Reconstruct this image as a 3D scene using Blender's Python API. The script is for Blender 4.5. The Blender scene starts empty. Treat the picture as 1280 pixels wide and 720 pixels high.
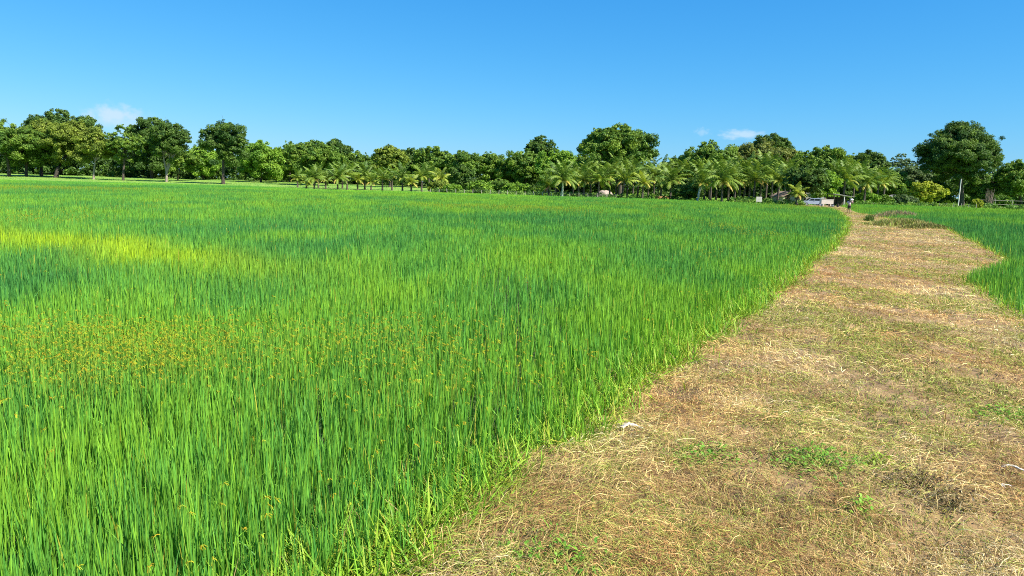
import bpy, bmesh, math, random
import numpy as np
from mathutils import Vector, Matrix

PI = math.pi
sc = bpy.context.scene
COL = sc.collection
R = np.random.default_rng(7)

# ------------------------------------------------------------------ camera geometry
F_PX, HOR, ROLL = 914.0, 233.5, math.atan(0.0285)
H = 1.9
PITCH = math.atan((360 - HOR) * math.cos(ROLL) / F_PX)
_f = np.array([0, math.cos(PITCH), -math.sin(PITCH)])
_r0 = np.array([1.0, 0, 0])
_u0 = np.array([0, math.sin(PITCH), math.cos(PITCH)])
_r = _r0 * math.cos(ROLL) + _u0 * math.sin(ROLL)
_u = -_r0 * math.sin(ROLL) + _u0 * math.cos(ROLL)
EYE = np.array([0, 0, H])

def ray(px, py):
    return _f + _r * ((px - 640) / F_PX) - _u * ((py - 360) / F_PX)

def at(px, py, Y):
    d = ray(px, py)
    return EYE + d * (Y / d[1])

def on_ground(px, py, z=0.0):
    d = ray(px, py)
    return EYE + d * ((z - H) / d[2])

cam = bpy.data.cameras.new('camera')
cam.sensor_width = 36.0
cam.lens = F_PX / 1280 * 36
cam.clip_start, cam.clip_end = 0.05, 30000
camo = bpy.data.objects.new('camera', cam)
COL.objects.link(camo)
m = Matrix.Identity(4)
for i in range(3):
    m[i][0], m[i][1], m[i][2], m[i][3] = _r[i], _u[i], -_f[i], EYE[i]
camo.matrix_world = m
sc.camera = camo

# ------------------------------------------------------------------ light
SUN_AZ, SUN_EL = math.radians(122), math.radians(47)
sdir = Vector((math.sin(SUN_AZ) * math.cos(SUN_EL), math.cos(SUN_AZ) * math.cos(SUN_EL), math.sin(SUN_EL)))
sl = bpy.data.lights.new('sun', 'SUN')
sl.energy, sl.angle, sl.color = 4.6, math.radians(0.53), (1.0, 0.94, 0.84)
so = bpy.data.objects.new('sun', sl)
so.rotation_euler = sdir.to_track_quat('Z', 'Y').to_euler()
so.location = (60, -40, 80)
COL.objects.link(so)
w = bpy.data.worlds.new('World')
sc.world = w
w.use_nodes = True
nt = w.node_tree
bg = nt.nodes['Background']
sky = nt.nodes.new('ShaderNodeTexSky')
sky.sky_type = 'NISHITA'
sky.sun_disc = False
sky.sun_elevation, sky.sun_rotation = SUN_EL, SUN_AZ
sky.air_density, sky.dust_density, sky.ozone_density, sky.altitude = 1.0, 0.3, 1.0, 0
sep, com = nt.nodes.new('ShaderNodeSeparateColor'), nt.nodes.new('ShaderNodeCombineColor')
nt.links.new(sky.outputs[0], sep.inputs[0])
for ch, (g_, k_) in enumerate(((1.475, .119), (.797, .828), (.478, 2.33))):   # deep saturated tropical blue
    pw_, ml_ = nt.nodes.new('ShaderNodeMath'), nt.nodes.new('ShaderNodeMath')
    pw_.operation, ml_.operation = 'POWER', 'MULTIPLY'
    pw_.inputs[1].default_value, ml_.inputs[1].default_value = g_, k_
    nt.links.new(sep.outputs[ch], pw_.inputs[0]); nt.links.new(pw_.outputs[0], ml_.inputs[0]); nt.links.new(ml_.outputs[0], com.inputs[ch])
nt.links.new(com.outputs[0], bg.inputs[0])
bg.inputs[1].default_value = 0.082

# thin fair-weather clouds low in the sky, each at its own bearing
def sky_cloud(px, py, wpx, hpx, amount, seed):
    d = ray(px, py); d /= np.linalg.norm(d)
    tx = np.cross(d, (0, 0, 1.0)); tx /= np.linalg.norm(tx); ty = np.cross(tx, d)
    N = nt.nodes.new
    tc = N('ShaderNodeTexCoord')
    def dot(v, k):
        a = N('ShaderNodeVectorMath'); a.operation = 'DOT_PRODUCT'; a.inputs[1].default_value = tuple(v * k)
        nt.links.new(tc.outputs['Generated'], a.inputs[0]); return a.outputs['Value']
    u, v, f = dot(tx, F_PX * 2 / wpx), dot(ty, F_PX * 2 / hpx), dot(d, 1.0)
    cv = N('ShaderNodeCombineXYZ'); nt.links.new(u, cv.inputs[0]); nt.links.new(v, cv.inputs[1])
    ln = N('ShaderNodeVectorMath'); ln.operation = 'LENGTH'; nt.links.new(cv.outputs[0], ln.inputs[0])
    mp = N('ShaderNodeMapping'); mp.inputs['Location'].default_value = (seed * 2.3, seed, 0); mp.inputs['Scale'].default_value = (1.5, .8, 1)
    nt.links.new(cv.outputs[0], mp.inputs[0])
    nz = N('ShaderNodeTexNoise'); nz.inputs['Scale'].default_value = 1.7; nz.inputs['Detail'].default_value = 6; nz.inputs['Roughness'].default_value = .58
    nt.links.new(mp.outputs[0], nz.inputs['Vector'])
    a = N('ShaderNodeMath'); a.operation = 'MULTIPLY_ADD'; a.inputs[1].default_value = -.62; a.inputs[2].default_value = .12
    nt.links.new(ln.outputs['Value'], a.inputs[0])
    b = N('ShaderNodeMath'); b.operation = 'ADD'; nt.links.new(a.outputs[0], b.inputs[0]); nt.links.new(nz.outputs['Fac'], b.inputs[1])
    m_ = N('ShaderNodeMapRange'); m_.interpolation_type = 'SMOOTHSTEP'
    m_.inputs[1].default_value, m_.inputs[2].default_value, m_.inputs[4].default_value = .0, .55, amount
    nt.links.new(b.outputs[0], m_.inputs[0])
    g = N('ShaderNodeMath'); g.operation = 'GREATER_THAN'; g.inputs[1].default_value = .5; nt.links.new(f, g.inputs[0])
    mm = N('ShaderNodeMath'); mm.operation = 'MULTIPLY'; nt.links.new(m_.outputs[0], mm.inputs[0]); nt.links.new(g.outputs[0], mm.inputs[1])
    mx = N('ShaderNodeMix'); mx.data_type = 'RGBA'; mx.inputs[7].default_value = (3.4, 4.6, 5.6, 1)
    src = bg.inputs[0].links[0].from_socket
    nt.links.new(mm.outputs[0], mx.inputs[0]); nt.links.new(src, mx.inputs[6]); nt.links.new(mx.outputs[2], bg.inputs[0])
sky_cloud(142, 144, 70, 30, .95, 1)
sky_cloud(160, 156, 90, 34, .35, 5)
sky_cloud(926, 168, 66, 15, .8, 2)
sky_cloud(878, 165, 22, 12, .35, 3)
vs = sc.view_settings
vs.view_transform, vs.look, vs.gamma, vs.use_curve_mapping = 'Standard', 'None', 1, False
vs.exposure = 1.12
sc.cycles.max_bounces = 8
sc.cycles.transparent_max_bounces = 8
sc.cycles.volume_bounces = 2
sc.cycles.use_denoising = False
sc.cycles.filter_width = 1.0

# ------------------------------------------------------------------ helpers
def vnoise(x, y, seed=0):
    x = np.asarray(x, float); y = np.asarray(y, float)
    xi, yi = np.floor(x).astype(np.int64), np.floor(y).astype(np.int64)
    fx, fy = x - xi, y - yi
    fx, fy = fx * fx * (3 - 2 * fx), fy * fy * (3 - 2 * fy)
    def h(a, b):
        n = (a * 374761393 + b * 668265263 + seed * 1442695041) & 0xffffffff
        n = ((n ^ (n >> 13)) * 1274126177) & 0xffffffff
        n = n ^ (n >> 16)
        return (n & 0xffff) / 65535.0
    return (h(xi, yi) * (1 - fx) + h(xi + 1, yi) * fx) * (1 - fy) + (h(xi, yi + 1) * (1 - fx) + h(xi + 1, yi + 1) * fx) * fy

def fbm(x, y, seed=0, octs=3):
    s, a, t = 0, 1.0, 0
    for k in range(octs):
        s = s + a * vnoise(np.asarray(x) * 2 ** k, np.asarray(y) * 2 ** k, seed + 17 * k); t += a; a *= 0.55
    return s / t

def sstep(a, b, x):
    t = np.clip((np.asarray(x, float) - a) / (b - a), 0, 1)
    return t * t * (3 - 2 * t)

def np_mesh(name, verts, quads, tint=None, smooth=False, mats=None):
    me = bpy.data.meshes.new(name)
    verts = np.ascontiguousarray(verts, np.float32).reshape(-1, 3)
    quads = np.ascontiguousarray(quads, np.int32).reshape(-1, quads.shape[-1])
    k = quads.shape[1]
    me.vertices.add(len(verts)); me.loops.add(quads.size); me.polygons.add(len(quads))
    me.vertices.foreach_set('co', verts.ravel())
    me.loops.foreach_set('vertex_index', quads.ravel())
    me.polygons.foreach_set('loop_start', np.arange(0, quads.size, k, dtype=np.int32))
    me.polygons.foreach_set('loop_total', np.full(len(quads), k, np.int32))
    me.polygons.foreach_set('use_smooth', np.full(len(quads), bool(smooth)))
    if tint is not None:
        ca = me.color_attributes.new('tint', 'FLOAT_COLOR', 'POINT')
        t = np.ones((len(verts), 4), np.float32); t[:, :3] = tint
        ca.data.foreach_set('color', t.ravel())
    me.update(calc_edges=True)
    return me

def link(name, me, mat=None, parent=None, loc=(0, 0, 0), rotz=0.0, label=None, cat=None, group=None, kind=None):
    o = bpy.data.objects.new(name, me)
    COL.objects.link(o)
    if mat is not None and me is not None and not me.materials:
        me.materials.append(mat)
    o.location = loc
    o.rotation_euler = (0, 0, rotz)
    if parent is not None: o.parent = parent
    if label: o['label'] = label
    if cat: o['category'] = cat
    if group: o['group'] = group
    if kind: o['kind'] = kind
    return o

def empty(name, loc, rotz=0.0, **kw):
    return link(name, None, None, None, loc, rotz, **kw)

def ribbons(C, S, Wd):
    """C (n,k,3) centre lines, S (n,3) or (n,k,3) side vectors, Wd (n,k) widths -> verts, quads"""
    n, k, _ = C.shape
    if S.ndim == 2: S = S[:, None, :]
    off = S * (Wd[:, :, None] * 0.5)
    V = np.stack([C - off, C + off], 2).reshape(n, k * 2, 3)
    base = (np.arange(n) * (2 * k))[:, None]
    q = []
    for j in range(k - 1):
        q.append(np.concatenate([base + 2 * j, base + 2 * j + 1, base + 2 * j + 3, base + 2 * j + 2], 1))
    Q = np.stack(q, 1).reshape(-1, 4)
    return V.reshape(-1, 3), Q

def rep(t, k):
    return np.repeat(t, k, axis=0)

def join_np(parts):
    vs_, qs_, ts_, o = [], [], [], 0
    for v, q, t in parts:
        vs_.append(v); qs_.append(q + o); ts_.append(t); o += len(v)
    return np.concatenate(vs_), np.concatenate(qs_), np.concatenate(ts_)

def tube(path, radii, n=7):
    path = np.asarray(path, float); radii = np.asarray(radii, float)
    k = len(path)
    tan = np.gradient(path, axis=0)
    tan /= np.linalg.norm(tan, axis=1)[:, None] + 1e-9
    ref = np.where(np.abs(tan[:, 2:3]) > 0.9, np.array([[1.0, 0, 0]]), np.array([[0, 0, 1.0]]))
    a = np.cross(tan, ref); a /= np.linalg.norm(a, axis=1)[:, None] + 1e-9
    b = np.cross(tan, a)
    th = np.linspace(0, 2 * PI, n, endpoint=False)
    V = path[:, None, :] + radii[:, None, None] * (a[:, None, :] * np.cos(th)[None, :, None] + b[:, None, :] * np.sin(th)[None, :, None])
    q = []
    for j in range(k - 1):
        for i in range(n):
            i2 = (i + 1) % n
            q.append((j * n + i, j * n + i2, (j + 1) * n + i2, (j + 1) * n + i))
    return V.reshape(-1, 3), np.array(q)

def bm_mesh(name, build, mat, smooth=False, bevel=0.0):
    bm = bmesh.new()
    build(bm)
    if bevel:
        bmesh.ops.bevel(bm, geom=bm.edges[:], offset=bevel, segments=2, affect='EDGES')
    bmesh.ops.recalc_face_normals(bm, faces=bm.faces[:])
    me = bpy.data.meshes.new(name)
    bm.to_mesh(me); bm.free()
    for p in me.polygons: p.use_smooth = smooth
    me.materials.append(mat)
    return me

def box(bm, x0, x1, y0, y1, z0, z1, M=None):
    vs_ = [bm.verts.new((x, y, z)) for x in (x0, x1) for y in (y0, y1) for z in (z0, z1)]
    if M is not None:
        for v in vs_: v.co = M @ v.co
    for f in ((0, 1, 3, 2), (4, 6, 7, 5), (0, 4, 5, 1), (2, 3, 7, 6), (0, 2, 6, 4), (1, 5, 7, 3)):
        bm.faces.new([vs_[i] for i in f])

def prism(bm, pts, y0, y1):
    """pts (x,z) outline extruded in y"""
    a = [bm.verts.new((x, y0, z)) for x, z in pts]
    b = [bm.verts.new((x, y1, z)) for x, z in pts]
    bm.faces.new(a); bm.faces.new(list(reversed(b)))
    for i in range(len(pts)):
        j = (i + 1) % len(pts)
        bm.faces.new([a[j], a[i], b[i], b[j]])

def cyl(bm, p, ax, r, h, n=14):
    q = Vector((0, 0, 1)).rotation_difference(Vector(ax))
    bmesh.ops.create_cone(bm, cap_ends=True, segments=n, radius1=r, radius2=r, depth=h,
                          matrix=Matrix.Translation(p) @ q.to_matrix().to_4x4())

# ------------------------------------------------------------------ materials
def newmat(name):
    m = bpy.data.materials.new(name); m.use_nodes = True
    n = m.node_tree; n.nodes.clear()
    out = n.nodes.new('ShaderNodeOutputMaterial')
    return m, n, out

def leaf_mat(name, trans=0.35, gloss=0.04, rough=0.45, mul=(1, 1, 1)):
    m, n, out = newmat(name)
    at_ = n.nodes.new('ShaderNodeAttribute'); at_.attribute_name = 'tint'
    d = n.nodes.new('ShaderNodeBsdfDiffuse'); t = n.nodes.new('ShaderNodeBsdfTranslucent')
    g = n.nodes.new('ShaderNodeBsdfGlossy'); g.inputs['Roughness'].default_value = rough
    g.inputs['Color'].default_value = (1, 1, 1, 1)
    m1 = n.nodes.new('ShaderNodeMixShader'); m1.inputs[0].default_value = trans
    m2 = n.nodes.new('ShaderNodeMixShader'); m2.inputs[0].default_value = gloss
    # light that has passed through a leaf comes out yellower
    tm = n.nodes.new('ShaderNodeMix'); tm.data_type = 'RGBA'; tm.blend_type = 'MULTIPLY'; tm.inputs[0].default_value = 1
    tm.inputs[7].default_value = (mul[0], mul[1], mul[2], 1)
    n.links.new(at_.outputs['Color'], d.inputs['Color'])
    n.links.new(at_.outputs['Color'], tm.inputs[6])
    n.links.new(tm.outputs[2], t.inputs['Color'])
    n.links.new(d.outputs[0], m1.inputs[1]); n.links.new(t.outputs[0], m1.inputs[2])
    n.links.new(m1.outputs[0], m2.inputs[1]); n.links.new(g.outputs[0], m2.inputs[2])
    n.links.new(m2.outputs[0], out.inputs[0])
    return m

def noise_mat(name, c1, c2, scale=3.0, rough=0.85, c3=None, bump=0.0, detail=6, metallic=0.0, ramp=(0.35, 0.65), stretch=None):
    m, n, out = newmat(name)
    b = n.nodes.new('ShaderNodeBsdfPrincipled')
    b.inputs['Roughness'].default_value = rough; b.inputs['Metallic'].default_value = metallic
    tc = n.nodes.new('ShaderNodeTexCoord')
    nz = n.nodes.new('ShaderNodeTexNoise'); nz.inputs['Scale'].default_value = scale; nz.inputs['Detail'].default_value = detail
    if stretch:
        mp = n.nodes.new('ShaderNodeMapping'); mp.inputs['Scale'].default_value = stretch
        n.links.new(tc.outputs['Object'], mp.inputs[0]); n.links.new(mp.outputs[0], nz.inputs['Vector'])
    else:
        n.links.new(tc.outputs['Object'], nz.inputs['Vector'])
    cr = n.nodes.new('ShaderNodeValToRGB')
    cr.color_ramp.elements[0].position, cr.color_ramp.elements[1].position = ramp
    cr.color_ramp.elements[0].color = (*c1, 1); cr.color_ramp.elements[1].color = (*c2, 1)
    if c3:
        e = cr.color_ramp.elements.new(min(0.99, ramp[1] + 0.18)); e.color = (*c3, 1)
    n.links.new(nz.outputs['Fac'], cr.inputs[0]); n.links.new(cr.outputs[0], b.inputs['Base Color'])
    if bump:
        bp = n.nodes.new('ShaderNodeBump'); bp.inputs['Strength'].default_value = bump; bp.inputs['Distance'].default_value = 0.05
        n.links.new(nz.outputs['Fac'], bp.inputs['Height']); n.links.new(bp.outputs[0], b.inputs['Normal'])
    n.links.new(b.outputs[0], out.inputs[0])
    return m

M_RICE = leaf_mat('rice_blade', 0.28, 0.012, 0.5, (1.05, 1.0, 0.7))
M_LEAF = leaf_mat('tree_leaf', 0.30, 0.015, 0.6, (1.1, 1.05, 0.6))
M_PALM = leaf_mat('palm_leaf', 0.28, 0.02, 0.55, (1.1, 1.0, 0.6))
M_STRAW = leaf_mat('dry_straw', 0.18, 0.01, 0.6)
M_SEED = leaf_mat('seed_head', 0.2, 0.0, 0.6)
M_SOIL = noise_mat('path_soil', (0.16, 0.095, 0.043), (0.33, 0.215, 0.092), 2.2, 0.95, (0.36, 0.26, 0.12), 0.9, 10)
M_EARTH = noise_mat('field_earth', (0.04, 0.045, 0.016), (0.065, 0.11, 0.022), 0.6, 0.95, None, 0.4, 8)
M_BARK = noise_mat('bark', (0.035, 0.027, 0.02), (0.10, 0.08, 0.06), 3, 0.9, None, 0.6, 6, 0, (0.35, 0.65), (3, 3, 0.5))  # colour darkened to imitate trunks standing in crown shade
M_BARKP = noise_mat('pale_bark', (0.2, 0.16, 0.12), (0.36, 0.3, 0.23), 3, 0.9, None, 0.6, 6, 0, (0.35, 0.65), (3, 3, 0.5))
M_BARKR = noise_mat('reddish_bark', (0.2, 0.1, 0.05), (0.34, 0.2, 0.1), 3, 0.9, None, 0.6)
M_PALMT = noise_mat('palm_trunk', (0.05, 0.04, 0.03), (0.13, 0.105, 0.08), 4, 0.9, None, 0.6, 5, 0, (0.35, 0.65), (1, 1, 5))  # shade under the fronds is worked into this dark tone
M_PALMW = noise_mat('whitewashed_trunk', (0.42, 0.4, 0.34), (0.68, 0.66, 0.6), 4, 0.85, None, 0.3)
M_POST = noise_mat('fence_wood', (0.22, 0.19, 0.15), (0.42, 0.38, 0.32), 6, 0.9)
M_WIRE = noise_mat('wire', (0.25, 0.25, 0.25), (0.4, 0.4, 0.4), 5, 0.5, metallic=0.7)
M_WHITEP = noise_mat('pole_paint', (0.6, 0.58, 0.52), (0.78, 0.76, 0.7), 2, 0.7)
M_CREAM = noise_mat('cream_paint', (0.6, 0.52, 0.42), (0.72, 0.64, 0.53), 1.5, 0.55)
M_CAR = noise_mat('shaded_car_paint', (0.3, 0.36, 0.44), (0.36, 0.42, 0.5), 1.0, 0.25)  # white car; the tree's bluish shade is mixed into its colour
M_GLASS = noise_mat('dark_glass', (0.012, 0.016, 0.022), (0.02, 0.026, 0.034), 1.0, 0.06)
M_TYRE = noise_mat('tyre_rubber', (0.012, 0.012, 0.012), (0.03, 0.028, 0.026), 6, 0.85)
M_RIM = noise_mat('rim_metal', (0.4, 0.4, 0.42), (0.5, 0.5, 0.52), 3, 0.35, metallic=0.7)
M_LAMP = noise_mat('lamp_lens', (0.7, 0.68, 0.62), (0.8, 0.78, 0.72), 3, 0.15)
M_WALLG = noise_mat('grey_wall', (0.22, 0.215, 0.2), (0.34, 0.33, 0.31), 0.8, 0.9)
M_WALLC = noise_mat('cream_wall', (0.4, 0.36, 0.28), (0.54, 0.48, 0.38), 0.8, 0.9)
M_TIN = noise_mat('tin_sheet', (0.2, 0.185, 0.165), (0.34, 0.32, 0.29), 0.9, 0.55, (0.24, 0.17, 0.12))
M_TILE = noise_mat('roof_brown', (0.17, 0.12, 0.085), (0.28, 0.21, 0.15), 2.0, 0.85)
M_DARKW = noise_mat('dark_wood', (0.03, 0.022, 0.016), (0.07, 0.05, 0.036), 3, 0.9)
M_BOARD = noise_mat('white_board', (0.4, 0.38, 0.32), (0.52, 0.49, 0.42), 1.5, 0.7)
M_PLASTIC = noise_mat('white_plastic', (0.5, 0.45, 0.36), (0.7, 0.65, 0.56), 9, 0.4)
M_PINKT = noise_mat('pale_tarp', (0.33, 0.25, 0.21), (0.42, 0.34, 0.29), 1.2, 0.7)
M_SKIN = noise_mat('skin', (0.2, 0.105, 0.06), (0.26, 0.14, 0.085), 6, 0.55)
M_HAIR = noise_mat('black_hair', (0.008, 0.007, 0.006), (0.02, 0.017, 0.015), 9, 0.5)
M_SHIRT = noise_mat('pink_cloth', (0.62, 0.44, 0.45), (0.72, 0.55, 0.56), 5, 0.9)
M_SHORT = noise_mat('dark_cloth', (0.02, 0.02, 0.024), (0.05, 0.048, 0.05), 5, 0.9)
M_SACK = noise_mat('white_sack', (0.66, 0.64, 0.58), (0.8, 0.78, 0.72), 6, 0.85, None, 0.4)
M_ORANGE = noise_mat('orange_shirt', (0.55, 0.3, 0.16), (0.66, 0.4, 0.25), 5, 0.9)

# ------------------------------------------------------------------ ground layout
FIELD_Z = -0.13
lp = [(425, 708), (532, 640), (648, 560), (756, 488), (850, 436), (930, 388), (1000, 342), (1033, 312), (1054, 288), (1060, 276)]
rp = [(1290, 398), (1250, 374), (1214, 352), (1244, 333), (1256, 325), (1215, 301), (1182, 284), (1130, 276), (1088, 268)]
LP = [on_ground(*p) for p in lp]
RP = [on_ground(*p) for p in rp]
def X_at(px, Y): return at(px, 245, Y)[0]
LY = np.array([-6, 0.0] + [p[1] for p in LP] + [88, 105, 125, 145])
LX = np.array([-5.2, -2.3] + [p[0] for p in LP] + [X_at(1051, 88), X_at(1045, 105), X_at(1024, 125), X_at(990, 145)])
RY = np.array([-6, 0.0] + [p[1] for p in RP] + [90, 105, 125, 145])
RX = np.array([5.5, 6.4] + [p[0] for p in RP] + [X_at(1073, 90), X_at(1066, 105), X_at(1058, 125), X_at(1052, 145)])
PATH_END = 145.0

def edge_wob(y, seed):
    y = np.asarray(y, float)
    return (fbm(y * 1.6, y * 0 + 3.3, seed, 4) - 0.5) * 0.75 + (vnoise(y * 0.33, y * 0 + 1.7, seed + 5) - 0.5) * 0.45
def Lx(y): return np.interp(y, LY, LX) + edge_wob(y, 11)
def Rx(y): return np.interp(y, RY, RX) + edge_wob(y, 23)
def far_line(tab):
    xs, ys = [], []
    for px, Y in tab:
        xs.append(X_at(px, Y) / Y); ys.append(Y)
    return np.array(xs), np.array(ys)
FL = far_line([(-160, 175), (0, 180), (150, 190), (280, 200), (350, 185), (400, 158), (500, 175), (640, 163), (800, 155), (900, 145), (1000, 126), (1030, 118), (1052, 110)])
FR = far_line([(1052, 150), (1080, 165), (1200, 158), (1280, 138), (1500, 130)])
def in_left(x, y):
    far = np.interp(x / np.maximum(y, .1), *FL) + (fbm(x * .15, y * 0 + 4, 3) - .5) * 8
    return (x < Lx(y)) & (y < far)
def in_right(x, y):
    far = np.interp(x / np.maximum(y, .1), *FR) + (fbm(x * .15, y * 0 + 9, 3) - .5) * 8
    return (x > Rx(y)) & (y < far) & (y > 6)

def path_z(x, y):
    x = np.asarray(x, float); y = np.asarray(y, float)
    d = np.minimum(x - Lx(y), Rx(y) - x)
    z = FIELD_Z - 0.05 + 0.15 * sstep(-0.5, 0.35, d)
    b = (fbm(x * 0.45, y * 0.45, 31) - 0.5) * 0.17 + (fbm(x * 2.6, y * 2.6, 37) - 0.5) * 0.10 + (vnoise(x * 11, y * 11, 39) - .5) * .02
    return z + b * sstep(-0.2, 0.6, d)
def gz(x, y):
    r = np.maximum(np.asarray(y, float) - 198, 0)
    return FIELD_Z - 0.02 + np.minimum(r * 0.022, 2.5)

# ground sheet
gx = np.concatenate([-np.geomspace(6000, 15, 40), np.linspace(-12, 12, 9), np.geomspace(15, 6000, 40)])
gy = np.concatenate([np.linspace(-400, 20, 12), np.linspace(40, 800, 60), np.geomspace(850, 7000, 25)])
GX, GY = np.meshgrid(gx, gy)
V = np.stack([GX, GY, gz(GX, GY)], -1).reshape(-1, 3)
nx = len(gx)
ii, jj = np.meshgrid(np.arange(len(gy) - 1), np.arange(nx - 1), indexing='ij')
b0 = (ii * nx + jj).ravel()
Q = np.stack([b0, b0 + 1, b0 + nx + 1, b0 + nx], 1)
_n = M_EARTH.node_tree
_b = next(k for k in _n.nodes if k.type == 'BSDF_PRINCIPLED'); _cr = next(k for k in _n.nodes if k.type == 'VALTORGB')
_ge = _n.nodes.new('ShaderNodeNewGeometry'); _sx = _n.nodes.new('ShaderNodeSeparateXYZ'); _mr = _n.nodes.new('ShaderNodeMapRange')
_mr.inputs[1].default_value, _mr.inputs[2].default_value = 130, 150
_n.links.new(_ge.outputs['Position'], _sx.inputs[0]); _n.links.new(_sx.outputs[1], _mr.inputs[0])
_nz = _n.nodes.new('ShaderNodeTexNoise'); _nz.inputs['Scale'].default_value = .15; _nz.inputs['Detail'].default_value = 8
_n.links.new(_ge.outputs['Position'], _nz.inputs['Vector'])
_r2 = _n.nodes.new('ShaderNodeValToRGB'); _r2.color_ramp.elements[0].position, _r2.color_ramp.elements[1].position = .35, .65
_r2.color_ramp.elements[0].color, _r2.color_ramp.elements[1].color = (.10, .24, .03, 1), (.25, .36, .05, 1)
_n.links.new(_nz.outputs['Fac'], _r2.inputs[0])
_mx = _n.nodes.new('ShaderNodeMix'); _mx.data_type = 'RGBA'
_n.links.new(_mr.outputs[0], _mx.inputs[0]); _n.links.new(_cr.outputs[0], _mx.inputs[6]); _n.links.new(_r2.outputs[0], _mx.inputs[7])
_n.links.new(_mx.outputs[2], _b.inputs['Base Color'])
link('ground', np_mesh('ground', V, Q, smooth=True), M_EARTH, kind='structure', label='flat green farmland under the crops and trees')

# path sheet
ys = [-5.0]
while ys[-1] < PATH_END:
    ys.append(ys[-1] + max(0.05, 0.016 * max(ys[-1], 0)))
ys = np.array(ys)
NC = 120
tt = np.linspace(0, 1, NC)
PX = (Lx(ys) - 0.7)[:, None] * (1 - tt) + (Rx(ys) + 0.7)[:, None] * tt
PY = np.repeat(ys[:, None], NC, 1)
V = np.stack([PX, PY, path_z(PX, PY)], -1).reshape(-1, 3)
ii, jj = np.meshgrid(np.arange(len(ys) - 1), np.arange(NC - 1), indexing='ij')
b0 = (ii * NC + jj).ravel()
Q = np.stack([b0, b0 + 1, b0 + NC + 1, b0 + NC], 1)
link('path', np_mesh('path', V, Q, smooth=True), M_SOIL, kind='structure', label='dry brown farm track of cut grass between two rice fields')

# ------------------------------------------------------------------ scatter sampling
def polar(n, d0, d1, e, th0=-41, th1=41):
    """n points, density per area ~ d^-e, over a wedge in front of the camera"""
    u = R.random(n); p = 2 - e
    if abs(p) < 1e-6:
        d = d0 * (d1 / d0) ** u
    else:
        d = (d0 ** p + u * (d1 ** p - d0 ** p)) ** (1 / p)
    th = np.radians(th0 + (th1 - th0) * R.random(n))
    return d * np.sin(th), d * np.cos(th), d

def pick(c, idx): return np.array(c, float)[idx]

# colours (linear) of the rice
C_BLUEG = np.array([0.066, 0.25, 0.054])
C_MIDG = np.array([0.13, 0.37, 0.05])
C_YELG = np.array([0.23, 0.46, 0.036])
C_YEL = np.array([0.48, 0.50, 0.04])
C_DRY = np.array([0.42, 0.33, 0.12])

BANDP = [on_ground(p[0], p[1], 0.3) for p in [(-150, 270), (0, 286), (130, 300), (260, 314), (420, 331)]]
BX = np.array([p[0] for p in BANDP]); BY = np.array([p[1] for p in BANDP])
def yellow_band(x, y):
    by = np.interp(x, BX, BY)
    wob = (fbm(x * .5, y * .1, 77) - .5) * 3.0
    wdt = 1.9
    edge = sstep(BX[-1] + 2.0, BX[-1] - 6, x) * .85
    return np.exp(-((y - by + wob) / wdt) ** 2) * edge
def rice_tint(x, y, n):
    k = fbm(x * 0.06 + 3, y * 0.025, 41, 4)
    k2 = fbm(x * 0.5, y * 0.25, 43, 3)
    far = sstep(15, 90, y)
    a = np.clip((k - 0.5) * 1.7 + (k2 - 0.5) * 1.7 + 0.47 + far * .14 + R.normal(0, .2, n), 0, 1)
    c = np.where(a[:, None] < .5, C_BLUEG + (C_MIDG - C_BLUEG) * (a[:, None] * 2), C_MIDG + (C_YELG - C_MIDG) * ((a[:, None] - .5) * 2))
    yb = np.clip(yellow_band(x, y) * (.7 + .6 * R.random(n)), 0, 1)[:, None]
    c = c * (1 - yb) + np.array([0.40, 0.56, 0.02]) * yb
    dry = R.random(n) < 0.012
    c[dry] = C_YEL * .8 + C_DRY * .2
    return c * (0.65 + 0.6 * R.random((n, 1)))

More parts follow.
